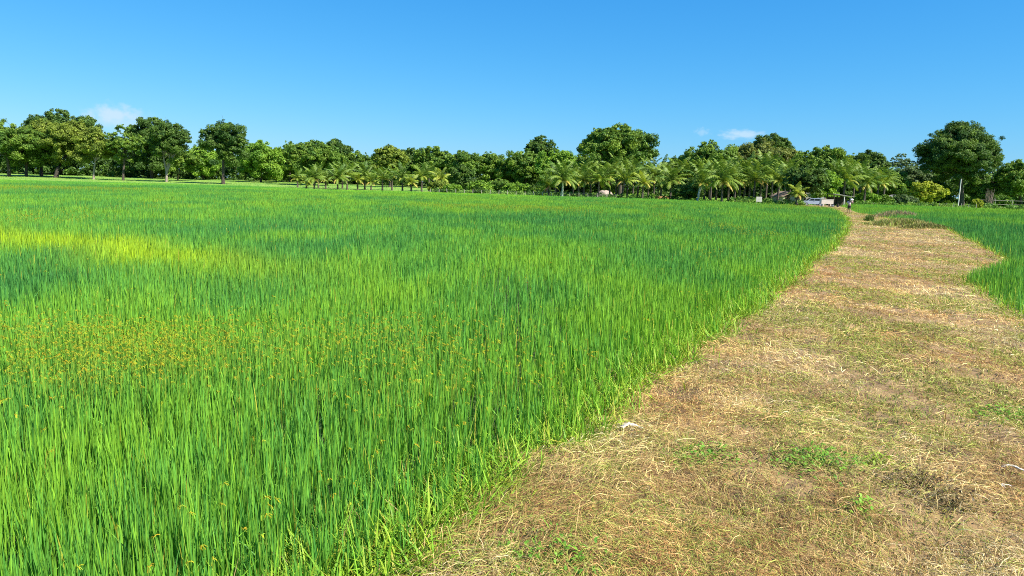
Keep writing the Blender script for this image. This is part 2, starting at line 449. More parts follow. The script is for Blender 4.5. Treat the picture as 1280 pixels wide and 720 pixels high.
def make_rice(name, test, n, d0, th0, th1, label, edge_fn, hscale=1.0):
    x, y, d = polar(n, d0, 235, 1.3, th0, th1)
    # draw plants together in hills
    k = test(x, y)
    x, y, d = x[k], y[k], d[k]
    q = 0.11 * np.minimum(1, 14 / d)
    hx, hy = np.round(x / .19) * .19, np.round(y / .17) * .17
    mixk = (d < 18) & (R.random(len(x)) < .8)
    x = np.where(mixk, hx + (vnoise(hx * 91, hy * 77, 5) - .5) * .1 + R.normal(0, .022, len(x)), x)
    y = np.where(mixk, hy + (vnoise(hx * 57, hy * 83, 6) - .5) * .1 + R.normal(0, .022, len(x)), y)
    n = len(x)
    ed = np.abs(x - edge_fn(y))
    hh = (0.36 + 0.15 * R.random(n)) * (0.88 + 0.24 * fbm(x * .25, y * .25, 51)) * (0.62 + 0.38 * sstep(0.0, 0.9, ed + .25 * R.random(n))) * hscale
    wd = (0.0048 + 0.005 * R.random(n)) * np.maximum(1, d / 5) ** 0.33
    az = R.random(n) * 2 * PI
    la = R.random(n) * 2 * PI
    lean = np.abs(R.normal(0, 0.05, n)); bend = np.abs(R.normal(0, 0.06, n))
    flop = R.random(n) < 0.025
    bend[flop] += 0.35 + .4 * R.random(flop.sum())
    wind = np.array([-0.015, 0.0])
    tint = rice_tint(x, y, n)
    parts = []
    near = d < 11
    for sel, ts in ((near, np.array([0, .35, .65, .87, 1])), (~near, np.array([0, .5, .82, 1]))):
        if not sel.any(): continue
        k = len(ts)
        T = ts[None, :]
        hs_, ln, bd, L_ = hh[sel][:, None], lean[sel][:, None], bend[sel][:, None], la[sel][:, None]
        off = hs_ * (ln * T + bd * T ** 2.2)
        C = np.stack([x[sel][:, None] + np.cos(L_) * off + wind[0] * hs_ * T ** 2,
                      y[sel][:, None] + np.sin(L_) * off,
                      FIELD_Z - .02 + hs_ * T * (1 - .55 * bd * T ** 1.5)], -1)
        S = np.stack([np.cos(az[sel]), np.sin(az[sel]), np.zeros(sel.sum())], -1)
        prof = np.where(T < .6, 0.8 + 0.2 * T / .6, 1 - ((T - .6) / .4) ** 1.6 * .93)
        v, q_ = ribbons(C, S, wd[sel][:, None] * prof)
        parts.append((v, q_, rep(tint[sel], 2 * k)))
    v, q_, t = join_np(parts)
    return link(name, np_mesh(name, v, q_, t), M_RICE, kind='stuff', label=label)

make_rice('rice_field', in_left, 820000, 1.6, -43, 31, 'broad field of upright bright green rice filling the left of the path', Lx)
make_rice('rice_field', in_right, 190000, 7, 20, 43, 'darker green rice field along the right side of the path', Rx, 1.25)

# ------------------------------------------------------------------ flowering sedge weeds in the rice
def sedge():
    x, y, d = polar(300000, 2.5, 120, 1.25, -40, 28)
    k = in_left(x, y) & (x < Lx(y) - .2); x, y, d = x[k], y[k], d[k]
    c1 = on_ground(210, 425, .35); c2 = on_ground(430, 408, .35)
    dens = (np.exp(-(((x - c1[0]) / 2.7) ** 2 + ((y - c1[1]) / 1.15) ** 2)) * .85 + np.exp(-(((x - c2[0]) / .9) ** 2 + ((y - c2[1]) / .7) ** 2)) * .8
            + sstep(.66, .80, fbm(x * .3, y * .16, 61)) * .5 * sstep(4.5, 6.5, y) + sstep(.60, .75, fbm(x * .05, y * .035, 62)) * sstep(22, 40, y) * .8 + .004 + sstep(.9, .1, Lx(y) - x) * .1)
    dens = dens * (.35 + .65 * sstep(.40, .58, fbm(x * 1.1 + 3, y * .7, 64, 3)))
    k = R.random(len(x)) < np.clip(dens, 0, 1) * .75
    x, y, d = x[k], y[k], d[k]; n = len(x)
    sc_ = np.maximum(1, d / 7) ** .38
    hh = .43 + .15 * R.random(n)
    la = R.random(n) * 2 * PI; ln = np.abs(R.normal(0, .14, n))
    top = np.stack([x + np.cos(la) * hh * ln, y + np.sin(la) * hh * ln, FIELD_Z + hh], -1)
    base = np.stack([x, y, np.full(n, FIELD_Z)], -1)
    T = np.array([0, .6, 1.])[None, :, None]
    C = base[:, None] * (1 - T) + top[:, None] * T
    a = R.random(n) * 2 * PI
    S = np.stack([np.cos(a), np.sin(a), 0 * a], -1)
    parts = []
    v, q = ribbons(C, S, (.0035 * sc_)[:, None] * np.array([1.2, 1, .8])[None])
    parts.append((v, q, rep(np.tile(np.array([.22, .34, .04]), (n, 1)) * (.7 + .6 * R.random((n, 1))), 6)))
    tone = R.random(n) ** 1.6
    for j in range(10):
        a = R.random(n) * 2 * PI; e = R.random(n) * 1.1 - .2
        L_ = (.01 + .022 * R.random(n)) * sc_ ** .55
        dr = np.stack([np.cos(a) * np.cos(e), np.sin(a) * np.cos(e), np.sin(e)], -1)
        C = np.stack([top, top + dr * (L_ * .55)[:, None], top + dr * L_[:, None] - np.array([0, 0, .012])], 1)
        S = np.stack([-np.sin(a), np.cos(a), 0 * a], -1) * .8 + np.array([0, 0, .6])
        v, q = ribbons(C, S, (.003 * sc_ ** .8)[:, None] * np.array([.4, 1.1, 1.0])[None])
        c = np.array([.36, .38, .025])[None] * (1 - tone[:, None]) + np.array([.40, .26, .022])[None] * tone[:, None]
        if j > 6: c = np.tile(np.array([.28, .42, .04]), (n, 1)); 
        parts.append((v, q, rep(c * (.65 + .6 * R.random((n, 1))), 6)))
    v, q, t = join_np(parts)
    link('flowering_weeds', np_mesh('flowering_weeds', v, q, t), M_SEED, kind='stuff', label='yellow and orange seed heads of weeds standing among the rice')
sedge()

# ------------------------------------------------------------------ weeds along the edges of the rice
def edge_weeds():
    parts = []
    for edge, sgn, seed, n0, ymin, ymax in ((Lx, 1, 71, 52000, 1.5, 100), (Rx, -1, 72, 12000, 8, 90)):
        u = R.random(n0)
        y = ymin * (ymax / ymin) ** u
        dx = R.normal(-.12, .24, n0)
        x = edge(y) + sgn * dx
        keep = R.random(n0) < (.35 + .65 * fbm(y * .8, x * .8, seed)) * (.35 if sgn < 0 else 1) * (1.0 - .75 * sstep(.05, .45, dx))
        x, y, dx = x[keep], y[keep], dx[keep]; n = len(x)
        d = np.hypot(x, y)
        sc_ = np.maximum(1, d / 5) ** .45
        ln = (.12 + .3 * R.random(n) ** 1.5) * (1 - .5 * sstep(0, .4, dx))
        az = R.random(n) * 2 * PI
        el = .5 + .9 * R.random(n)
        droop = .2 + 1.1 * R.random(n) ** 2
        T = np.array([0, .35, .7, 1.])[None, :]
        hor = ln[:, None] * (np.cos(el)[:, None] * T + .25 * droop[:, None] * T ** 2)
        C = np.stack([x[:, None] + np.cos(az)[:, None] * hor, y[:, None] + np.sin(az)[:, None] * hor,
                      np.where(dx > 0, path_z(x, y), FIELD_Z)[:, None] + ln[:, None] * (np.sin(el)[:, None] * T - .45 * droop[:, None] * T ** 2)], -1)
        S = np.stack([-np.sin(az), np.cos(az), .3 * R.normal(0, 1, n)], -1)
        wd = (.004 + .008 * R.random(n)) * sc_
        v, q = ribbons(C, S, wd[:, None] * np.array([.7, 1, .75, .1])[None])
        a = R.random((n, 1))
        c = np.where(a < .45, np.array([[.20, .40, .03]]), np.where(a < .86, np.array([[.31, .45, .035]]), np.where(a < .95, np.array([[.40, .38, .05]]), np.array([[.30, .23, .09]]))))
        parts.append((v, q, rep(c * (.7 + .55 * R.random((n, 1))), 8)))
    v, q, t = join_np(parts)
    link('edge_weeds', np_mesh('edge_weeds', v, q, t), M_RICE, kind='stuff', label='yellow green weeds and grass along the borders of the rice')
edge_weeds()

# ------------------------------------------------------------------ straw and green grass on the path
def green_patch(x, y):
    g = sstep(.47, .62, fbm(x * .75 + 5, y * .5, 81, 4)) * (.55 + .45 * sstep(4, 9, y))
    for px, py, rx, ry, s in ((960, 470, .9, .5, .7), (1080, 455, .8, .5, .5), (930, 425, 1.0, .7, .7), (1010, 640, .6, .35, .6), (780, 660, .7, .35, .8), (880, 700, .5, .2, .6), (1025, 575, .35, .22, 1.0), (880, 575, .3, .2, .9), (700, 705, .6, .25, 1.0), (905, 640, .5, .3, .45), (1230, 520, .5, .3, .9),
                              (1000, 400, 1.2, 1.0, .6), (1110, 610, .3, .2, .6), (850, 560, .5, .25, .7), (1255, 350, 1.2, 2.0, .7), (830, 620, .3, .2, .6), (1185, 650, .3, .2, .5), (590, 700, .3, .2, .5)):
        c = on_ground(px, py)
        g = np.maximum(g, s * (.5 + .5 * sstep(.4, .6, fbm(x * 4, y * 4, 88))) * np.exp(-(((x - c[0]) / rx) ** 2 + ((y - c[1]) / ry) ** 2)))
    return g * .9
def straw():
    x, y, d = polar(1150000, 1.6, 140, 1.6, -30, 42)
    k = (x > Lx(y) - .15) & (x < Rx(y) + .15) & (y < PATH_END)
    x, y, d = x[k], y[k], d[k]
    bare = np.maximum(sstep(.60, .76, fbm(x * .8 + 9, y * .6, 91)), .9 * sstep(.56, .74, fbm(x * 3.1, y * 2.6, 92, 2)))
    k = R.random(len(x)) > bare * .62
    x, y, d = x[k], y[k], d[k]; n = len(x)
    sc_ = np.maximum(1, d / 4) ** .62
    ln = (.035 + .15 * R.random(n) ** 2.2) * np.maximum(1, d / 6) ** .12
    long_ = R.random(n) < .02; ln[long_] *= 2.0
    flow = fbm(x * .35, y * .35, 95) * 2 * PI * 1.2 + .5
    az = flow + R.normal(0, .8, n)
    arch = np.abs(R.normal(0, .014, n)) * (1 + ln * 3)
    tilt = R.normal(0, .02, n)
    up = R.random(n) < .12; tilt[up] = np.abs(R.normal(0, .06, up.sum()))
    curv = R.normal(0, .18, n)
    T = np.array([0, .33, .67, 1.])[None, :]
    a = az[:, None] + curv[:, None] * (T - .5)
    C = np.stack([x[:, None] + np.cos(a) * ln[:, None] * (T - .5), y[:, None] + np.sin(a) * ln[:, None] * (T - .5), 0 * T + 0 * a], -1)
    C[..., 2] = path_z(C[..., 0], C[..., 1]) + .006 + R.random(n)[:, None] ** 2 * .034 + arch[:, None] * 4 * T * (1 - T) + np.maximum(tilt[:, None] * T, -.004)
    S = np.stack([-np.sin(az), np.cos(az), R.normal(0, .5, n)], -1)
    wd = (.0013 + .0022 * R.random(n) ** 2) * sc_
    v, q = ribbons(C, S, wd[:, None] * np.array([.8, 1, 1, .5])[None])
    g = green_patch(x, y)
    tone = fbm(x * .7, y * .7, 97)
    a = np.clip(R.random(n) + (tone - .5) * 1.5, 0, 1)[:, None]
    c = np.where(a < .25, np.array([[.34, .18, .066]]), np.where(a < .56, np.array([[.58, .38, .138]]), np.where(a < .95, np.array([[.74, .545, .225]]), np.array([[.80, .65, .36]]))))
    red = fbm(x * .4 + 20, y * .4, 99)[:, None]
    c = c * (1 + (red - .5) * np.array([[.25, -.15, -.3]])) * (.82 + .36 * sstep(.35, .65, fbm(x * 1.3 + 7, y * 1.0, 98, 3))[:, None])
    gr = (R.random(n) < .15 + .55 * g)[:, None]
    c = np.where(gr, np.array([[.36, .39, .08]]), c)
    c = c * (.62 + .72 * R.random((n, 1)))
    link('straw', np_mesh('straw', v, q, rep(c, 8)), M_STRAW, kind='stuff', label='cut dry grass and straw lying over the path')
straw()

def path_grass():
    x, y, d = polar(800000, 1.6, 130, 1.5, -30, 42)
    k = (x > Lx(y) - .1) & (x < Rx(y) + .1) & (y < PATH_END)
    x, y, d = x[k], y[k], d[k]
    g = green_patch(x, y)
    edge = np.maximum(sstep(.5, 0, x - Lx(y)), sstep(1.0, 0, Rx(y) - x))
    far = sstep(12, 45, y)
    k = R.random(len(x)) < np.clip(g * .85 + .10 + edge * .5 + far * .3, 0, 1)
    x, y, d, g = x[k], y[k], d[k], g[k]; n = len(x)
    sc_ = np.maximum(1, d / 4) ** .6
    ln = (.025 + .06 * R.random(n) ** 1.6) * (.7 + .5 * g) * np.maximum(1, d / 8) ** .2
    az = R.random(n) * 2 * PI; el = .35 + R.random(n) * 1.0
    T = np.array([0, .5, 1.])[None, :]
    hor = ln[:, None] * (np.cos(el)[:, None] * T + .25 * T ** 2)
    C = np.stack([x[:, None] + np.cos(az)[:, None] * hor, y[:, None] + np.sin(az)[:, None] * hor,
                  path_z(x, y)[:, None] + .004 + ln[:, None] * (np.sin(el)[:, None] * T - .2 * T ** 2)], -1)
    S = np.stack([-np.sin(az), np.cos(az), .3 * R.normal(0, 1, n)], -1)
    wd = (.0022 + .0035 * R.random(n)) * sc_
    v, q = ribbons(C, S, wd[:, None] * np.array([.8, 1, .15])[None])
    a = (R.random(n) + (fbm(x * .9, y * .9, 103) - .5) * .8)[:, None]
    c = np.where(a < .4, np.array([[.115, .20, .025]]), np.where(a < .75, np.array([[.22, .29, .035]]), np.array([[.36, .36, .06]])))
    link('path_grass', np_mesh('path_grass', v, q, rep(c * (.7 + .55 * R.random((n, 1))), 6)), M_RICE, kind='stuff', label='short green grass sprouting in patches on the path')
path_grass()

def leafy_weed(px, py, rad, n, label, size=.03, col=((.10, .26, .03), (.22, .40, .04)), h=.09):
    c0 = on_ground(px, py)
    x = R.normal(0, rad * .5, n); y = R.normal(0, rad * .4, n)
    z = path_z(x + c0[0], y + c0[1]) + .01 + h * R.random(n) ** 1.3 * np.exp(-(x ** 2 + y ** 2) / rad ** 2)
    az = R.random(n) * 2 * PI; tl = R.normal(0, .45, n)
    s = size * (.6 + .8 * R.random(n))
    dr = np.stack([np.cos(az) * np.cos(tl), np.sin(az) * np.cos(tl), np.sin(tl)], -1)
    P = np.stack([x, y, z - path_z(c0[0], c0[1])], -1)
    C = np.stack([P, P + dr * (s * .5)[:, None] + np.array([0, 0, .004]), P + dr * s[:, None]], 1)
    S = np.stack([-np.sin(az), np.cos(az), R.normal(0, .25, n)], -1)
    v, q = ribbons(C, S, (s * .55)[:, None] * np.array([.25, 1, .1])[None])
    a = R.random((n, 1))
    t = np.array([col[0]]) * (1 - a) + np.array([col[1]]) * a
    g0 = (c0[0], c0[1], float(path_z(c0[0], c0[1])))
    root = empty('weed_plant', g0, label=label, cat='weed')
    link('foliage', np_mesh('foliage', v, q, rep(t, 6)), M_RICE, root)
    k = n // 3
    B = P[:k] * np.array([.25, .25, 0]); B[:, 2] = path_z(B[:, 0] + c0[0], B[:, 1] + c0[1]) - g0[2] - .005
    v, q = ribbons(np.stack([B, (B + P[:k]) / 2 + np.array([0, 0, .008]), P[:k]], 1), S[:k], np.full((k, 3), .003))
    link('stem', np_mesh('stem', v, q, rep(t[:k] * .9, 6)), M_RICE, root)
leafy_weed(1022, 578, .36, 400, 'bright green leafy weed patch in the middle of the dry path')
leafy_weed(885, 572, .3, 220, 'small green weed tuft between the white scrap and the leafy weed patch')
leafy_weed(1095, 578, .14, 120, 'pale yellow green weed just beyond the large leafy patch', .028, ((.28, .40, .04), (.36, .46, .06)))
leafy_weed(1262, 516, .42, 280, 'spreading green weed at the outer edge of the dry path', .035)
leafy_weed(690, 700, .36, 260, 'low dark green weed clump beside the corner of the rice', .03)
leafy_weed(1078, 634, .1, 70, 'tiny bright green seedling in front of the dark withered weeds', .03, ((.2, .42, .04), (.3, .5, .06)))
leafy_weed(1150, 607, .34, 300, 'dark withered brown weed heap lying on the dry path', .024, ((.06, .04, .022), (.2, .14, .075)), .12)
leafy_weed(1190, 632, .22, 220, 'second dark withered weed heap closer to the camera, with some green in it', .024, ((.07, .045, .025), (.2, .16, .05)), .1)
# ------------------------------------------------------------------ dry brush mound beside the path
def brush(name, px0, px1, py, n, h0, h1, cols, label, seed):
    rr = np.random.default_rng(seed)
    a, b = on_ground(px0, py), on_ground(px1, py)
    c = (a + b) / 2; L_ = np.linalg.norm(b - a) / 2
    u = rr.normal(0, .45, n).clip(-1, 1); vv = rr.normal(0, .45, n).clip(-1, 1)
    ax = (b - a) / np.linalg.norm(b - a)
    x = u * L_ * ax[0] - vv * L_ * .45 * ax[1]; y = u * L_ * ax[1] + vv * L_ * .45 * ax[0] + 0
    hh = (h0 + (h1 - h0) * rr.random(n)) * (1 - .5 * (u ** 2 + vv ** 2))
    la = rr.random(n) * 2 * PI; ln = np.abs(rr.normal(0, .35, n))
    T = np.array([0, .5, 1.])[None, :]
    off = hh[:, None] * (ln[:, None] * T + .15 * T ** 2)
    C = np.stack([x[:, None] + np.cos(la)[:, None] * off, y[:, None] + np.sin(la)[:, None] * off, hh[:, None] * T], -1)
    S = np.stack([-np.sin(la), np.cos(la), 0 * la], -1)
    v, q = ribbons(C, S, (.02 + .03 * rr.random(n))[:, None] * np.array([.6, 1, .3])[None])
    t = np.array(cols)[rr.integers(0, len(cols), n)] * (.7 + .6 * rr.random((n, 1)))
    link(name, np_mesh(name, v, q, rep(t, 6)), M_STRAW, loc=(c[0], c[1], -.05), label=label, cat='brush')
brush('dry_brush', 1098, 1145, 271, 1100, .4, .8, [(.30, .2, .13), (.36, .26, .16), (.24, .17, .09), (.26, .26, .08)], 'tall reddish brown dead weeds standing beside the path near the walking person', 1)
brush('dry_brush', 1130, 1182, 285, 4200, .15, .4, [(.22, .23, .055), (.27, .25, .07), (.18, .24, .04), (.26, .2, .08)], 'low olive brown brush spreading in front of the tall dead weeds', 2)
brush('dry_brush', 1092, 1160, 281, 3600, .25, .6, [(.22, .3, .05), (.3, .3, .07), (.36, .3, .12)], 'low mixed green brush at the foot of the tall dead weeds', 5)
brush('green_shrub', 1080, 1092, 276, 380, .2, .65, [(.07, .16, .03), (.13, .22, .04), (.2, .24, .06)], 'small dark green shrub just right of the walking person', 3)

# ------------------------------------------------------------------ meadow and ground cover by the tree belt
def meadow():
    n = 170000
    px = -120 + 1520 * R.random(n)
    Y = 100 + 190 * R.random(n) ** 1.1
    x = (px - 640) / F_PX * Y; y = Y
    k = ~in_left(x, y) & ~in_right(x, y) & ~((x > Lx(y)) & (x < Rx(y)) & (y < PATH_END)) & ~((px > 985) & (px < 1052) & (Y < 146))
    k &= R.random(n) < .5 + .5 * fbm(x * .06, y * .06, 111)
    x, y, px = x[k], y[k], px[k]; n = len(x)
    hh = (.1 + .3 * R.random(n) ** 2) * (.6 + .9 * sstep(520, 660, px) )
    la = R.random(n) * 2 * PI
    T = np.array([0, .55, 1.])[None, :]
    off = hh[:, None] * (.35 * T + .35 * T ** 2) * R.random(n)[:, None]
    C = np.stack([x[:, None] + np.cos(la)[:, None] * off, y[:, None] + np.sin(la)[:, None] * off, gz(x, y)[:, None] + hh[:, None] * T], -1)
    az = R.random(n) * 2 * PI
    S = np.stack([np.cos(az), np.sin(az), 0 * az], -1)
    v, q = ribbons(C, S, (.05 + .08 * R.random(n))[:, None] * np.array([.8, 1, .2])[None])
    a = np.clip(fbm(x * .05, y * .05, 113) * 1.3 - .15 + R.normal(0, .15, n), 0, 1)[:, None]
    c = np.array([[.12, .34, .04]]) * (1 - a) + np.array([[.30, .46, .05]]) * a
    link('meadow_grass', np_mesh('meadow_grass', v, q, rep(c * (.75 + .5 * R.random((n, 1))), 6)), M_RICE, kind='stuff', label='bright green meadow grass between the rice and the trees')
meadow()

# ------------------------------------------------------------------ foliage clumps
def leaf_cloud(rr, centres, radii, counts, leaf, tint, flat=.7, outward=None, var=.25, upb=.35):
    """leaf-sized faces gathered round clump centres"""
    idx = np.repeat(np.arange(len(centres)), counts)
    n = len(idx)
    dv = rr.normal(0, 1, (n, 3)); dv /= np.linalg.norm(dv, axis=1)[:, None]
    rad = rr.random(n) ** .45
    off = dv * (rad * radii[idx])[:, None]; off[:, 2] *= flat
    P = centres[idx] + off
    nrm = dv * .55 + rr.normal(0, .55, (n, 3)); nrm[:, 2] += upb
    if outward is not None: nrm += outward[idx] * .35
    nrm /= np.linalg.norm(nrm, axis=1)[:, None]
    t1 = np.cross(nrm, rr.normal(0, 1, (n, 3))); t1 /= np.linalg.norm(t1, axis=1)[:, None]
    t2 = np.cross(nrm, t1)
    s = leaf * (.55 + .9 * rr.random(n))[:, None]
    Vv = np.stack([P - t1 * s, P - t2 * s * .42 + t1 * s * .12, P + t1 * s, P + t2 * s * .42 + t1 * s * .12], 1).reshape(-1, 3)
    Qq = np.arange(n * 4).reshape(-1, 4)
    ct = tint[idx] * (1 - var + 2 * var * rr.random((n, 1)))
    return Vv, Qq, rep(ct, 4)

KIND = {  # two tones each: (darker leaves, lighter leaves)
    'dark': ((.046, .11, .02), (.125, .21, .028)),
    'mid': ((.075, .165, .022), (.205, .315, .034)),
    'bright': ((.12, .25, .024), (.26, .42, .038)),
    'olive': ((.125, .185, .024), (.26, .33, .038)),
    'yellow': ((.27, .33, .028), (.44, .48, .045)),
    'brown': ((.12, .155, .034), (.245, .29, .055)),
    'pale': ((.10, .17, .06), (.17, .24, .09)),
}

def tree(px, top, wpx, base, Y, kind, cbf, label, bark=None, seed=None, airy=0.0, trunk_px=None, tr=1.0, flat=.7, lobes=9, twigs=False, fork=False, cat='tree', name='broadleaf_tree', group=None):
    seed = int(px * 13 + top) if seed is None else seed
    rr = np.random.default_rng(seed)
    bpx = trunk_px if trunk_px is not None else px
    b = at(bpx, base, Y); b[2] = float(gz(b[0], Y)) - .05
    tp = at(px, top, Y)
    Ht = tp[2] - b[2]
    Wt = wpx / F_PX * Y
    cx = tp[0] - b[0]
    root = empty(name, b, label=label, cat=cat, group=group)
    zc0 = Ht * cbf
    Hc = Ht - zc0
    # lobes filling the crown envelope
    lc, lr = [], []
    Rw = Wt / 2
    if not airy or airy < .3: lobes = int(np.clip(max(lobes, 2.1 * Wt * Hc / (PI * (.39 * min(Rw, Hc * .62)) ** 2)), 9, 46))
    for k in range(lobes):
        for _ in range(30):
            p = rr.uniform(-1, 1, 3)
            if np.linalg.norm(p) < 1: break
        r = (.30 + .18 * rr.random()) * min(Rw, Hc * .62)
        wz = math.sqrt(max(.12, 1 - (abs(p[2]) if p[2] > 0 else abs(p[2]) * .75) ** 2))
        q = np.array([cx + p[0] * (Rw - r) * wz, p[1] * (Rw - r) * .85 * wz, zc0 + Hc * .5 + p[2] * (Hc * .5 - r * .75)])
        lc.append(q); lr.append(r)
    # a lobe at the very top and at both sides so that the outline is met
    r = .36 * min(Rw, Hc * .62)
    for sx in (-.52, .52):   # shoulders that tie the side masses to the body of the crown
        lc.append(np.array([cx + sx * Rw, 0, zc0 + Hc * (.52 + .1 * rr.random())])); lr.append(r * 1.15)
        lc.append(np.array([cx + sx * Rw * 1.1, Rw * .3 * sx, zc0 + Hc * (.68 + .06 * rr.random())])); lr.append(r * .8)
    lc += [np.array([cx, 0, Ht - r * .8]), np.array([cx - Rw + r * 1.15, 0, zc0 + Hc * (.4 + .15 * rr.random())]), np.array([cx + Rw - r * 1.15, 0, zc0 + Hc * (.4 + .15 * rr.random())]), np.array([cx + Rw * .1, 0, zc0 + Hc * .5])]
    lr += [r, r, r, r * 1.3]
    lc, lr = np.array(lc), np.array(lr)
    cc, cr_, out = [], [], []
    for p, r in zip(lc, lr):
        k = int(20 + 8 * rr.random())
        dv = rr.normal(0, 1, (k, 3)); dv[:, 2] = np.where(dv[:, 2] < -.3, -dv[:, 2] * .6, dv[:, 2])
        dv /= np.linalg.norm(dv, axis=1)[:, None]
        cc.append(p + dv * r * (.72 + .35 * rr.random((k, 1))) * np.array([1, 1, .85]))
        cr_.append(r * (.17 + .18 * rr.random(k)))
        out.append(dv)
    k = int(16 + lobes * 1.2)   # sprigs that stick out of the outline
    dv = rr.normal(0, 1, (k, 3)); dv[:, 2] = np.abs(dv[:, 2]) * .8; dv /= np.linalg.norm(dv, axis=1)[:, None]
    li = rr.integers(0, len(lc), k)
    cc.append(lc[li] + dv * (lr[li] * (1.0 + .22 * rr.random(k)))[:, None]); cr_.append(lr[li] * (.1 + .12 * rr.random(k))); out.append(dv)
    if airy < .4:   # leaves deeper inside the crown
        k = int(len(lc) * 2.5)
        dv = rr.normal(0, .42, (k, 3)).clip(-.8, .8)
        cc.append(np.array([cx, 0, zc0 + Hc * .46]) + dv * np.array([Rw, Rw * .8, Hc * .5])); cr_.append(np.full(k, .2 * min(Rw, Hc * .62)) * (.8 + .6 * rr.random(k))); out.append(dv * 0)
    cc, cr_, out = np.concatenate(cc), np.concatenate(cr_), np.concatenate(out)
    keep = rr.random(len(cc)) > airy * .5
    cc, cr_, out = cc[keep], cr_[keep], out[keep]
    leaf = (.11 + .0009 * Y) * (.8 if airy else 1.0)
    nl = np.maximum(10, (cr_ ** 2 / leaf ** 2 * 10.0 * (1 - .45 * airy)).astype(int))
    c0, c1 = (np.array(c) for c in KIND[kind])
    a = np.clip(rr.normal(.45, .38, len(cc)), 0, 1)[:, None]
    tint = c0 * (1 - a) + c1 * a
    v, q, t = leaf_cloud(rr, cc, cr_, nl, leaf, tint, flat, out)
    link('crown', np_mesh('crown', v, q, t), M_LEAF, root)
    # trunk and limbs
    parts = []
    rb = max(.14, .026 * Ht) * tr
    tz = zc0 + Hc * .45
    if fork:
        stems = [(-.22, .18), (.05, .0), (.2, .25)]
    else:
        stems = [(0, 0)]
    for sx, sy in stems:
        pth = [np.array([0, 0, -.2]), np.array([cx * .1 + rr.normal(0, .05), 0, tz * .25]),
               np.array([cx * .45 + sx * Hc * .5 + rr.normal(0, .15), sy, tz * .62]), np.array([cx * .85 + sx * Hc + rr.normal(0, .2), sy * 2, tz])]
        k0 = .7 if fork else 1
        parts.append(tube(pth, [rb * 1.25 * k0, rb * .95 * k0, rb * .75 * k0, rb * .45 * k0], 8))
        order = rr.permutation(len(lc))[:max(8, min(26, len(lc)))]
        for e in lc[order[:len(order) // len(stems)]] if fork else lc[order]:
            s = pth[2] * (1 - (f := rr.random() * .8)) + pth[3] * f
            mid = (s + e) / 2 + np.array([0, 0, -.08 * np.linalg.norm(e - s)])
            parts.append(tube([s, mid, e], [rb * .42, rb * .28, rb * .1], 6))
    if twigs:
        for _ in range(22):
            e = cc[rr.integers(0, len(cc))] + rr.normal(0, .2, 3)
            s = lc[rr.integers(0, len(lc))]
            if np.linalg.norm(e - s) > Rw * .8: continue
            parts.append(tube([s, (s + e) / 2 + rr.normal(0, .1, 3), e + (e - s) * .25], [rb * .2, rb * .13, .02], 5))
    o = 0; vv, qq = [], []
    for v_, q_ in parts:
        vv.append(v_); qq.append(q_ + o); o += len(v_)
    link('trunk', np_mesh('trunk', np.concatenate(vv), np.concatenate(qq), smooth=True), bark or M_BARK, root)
    return root

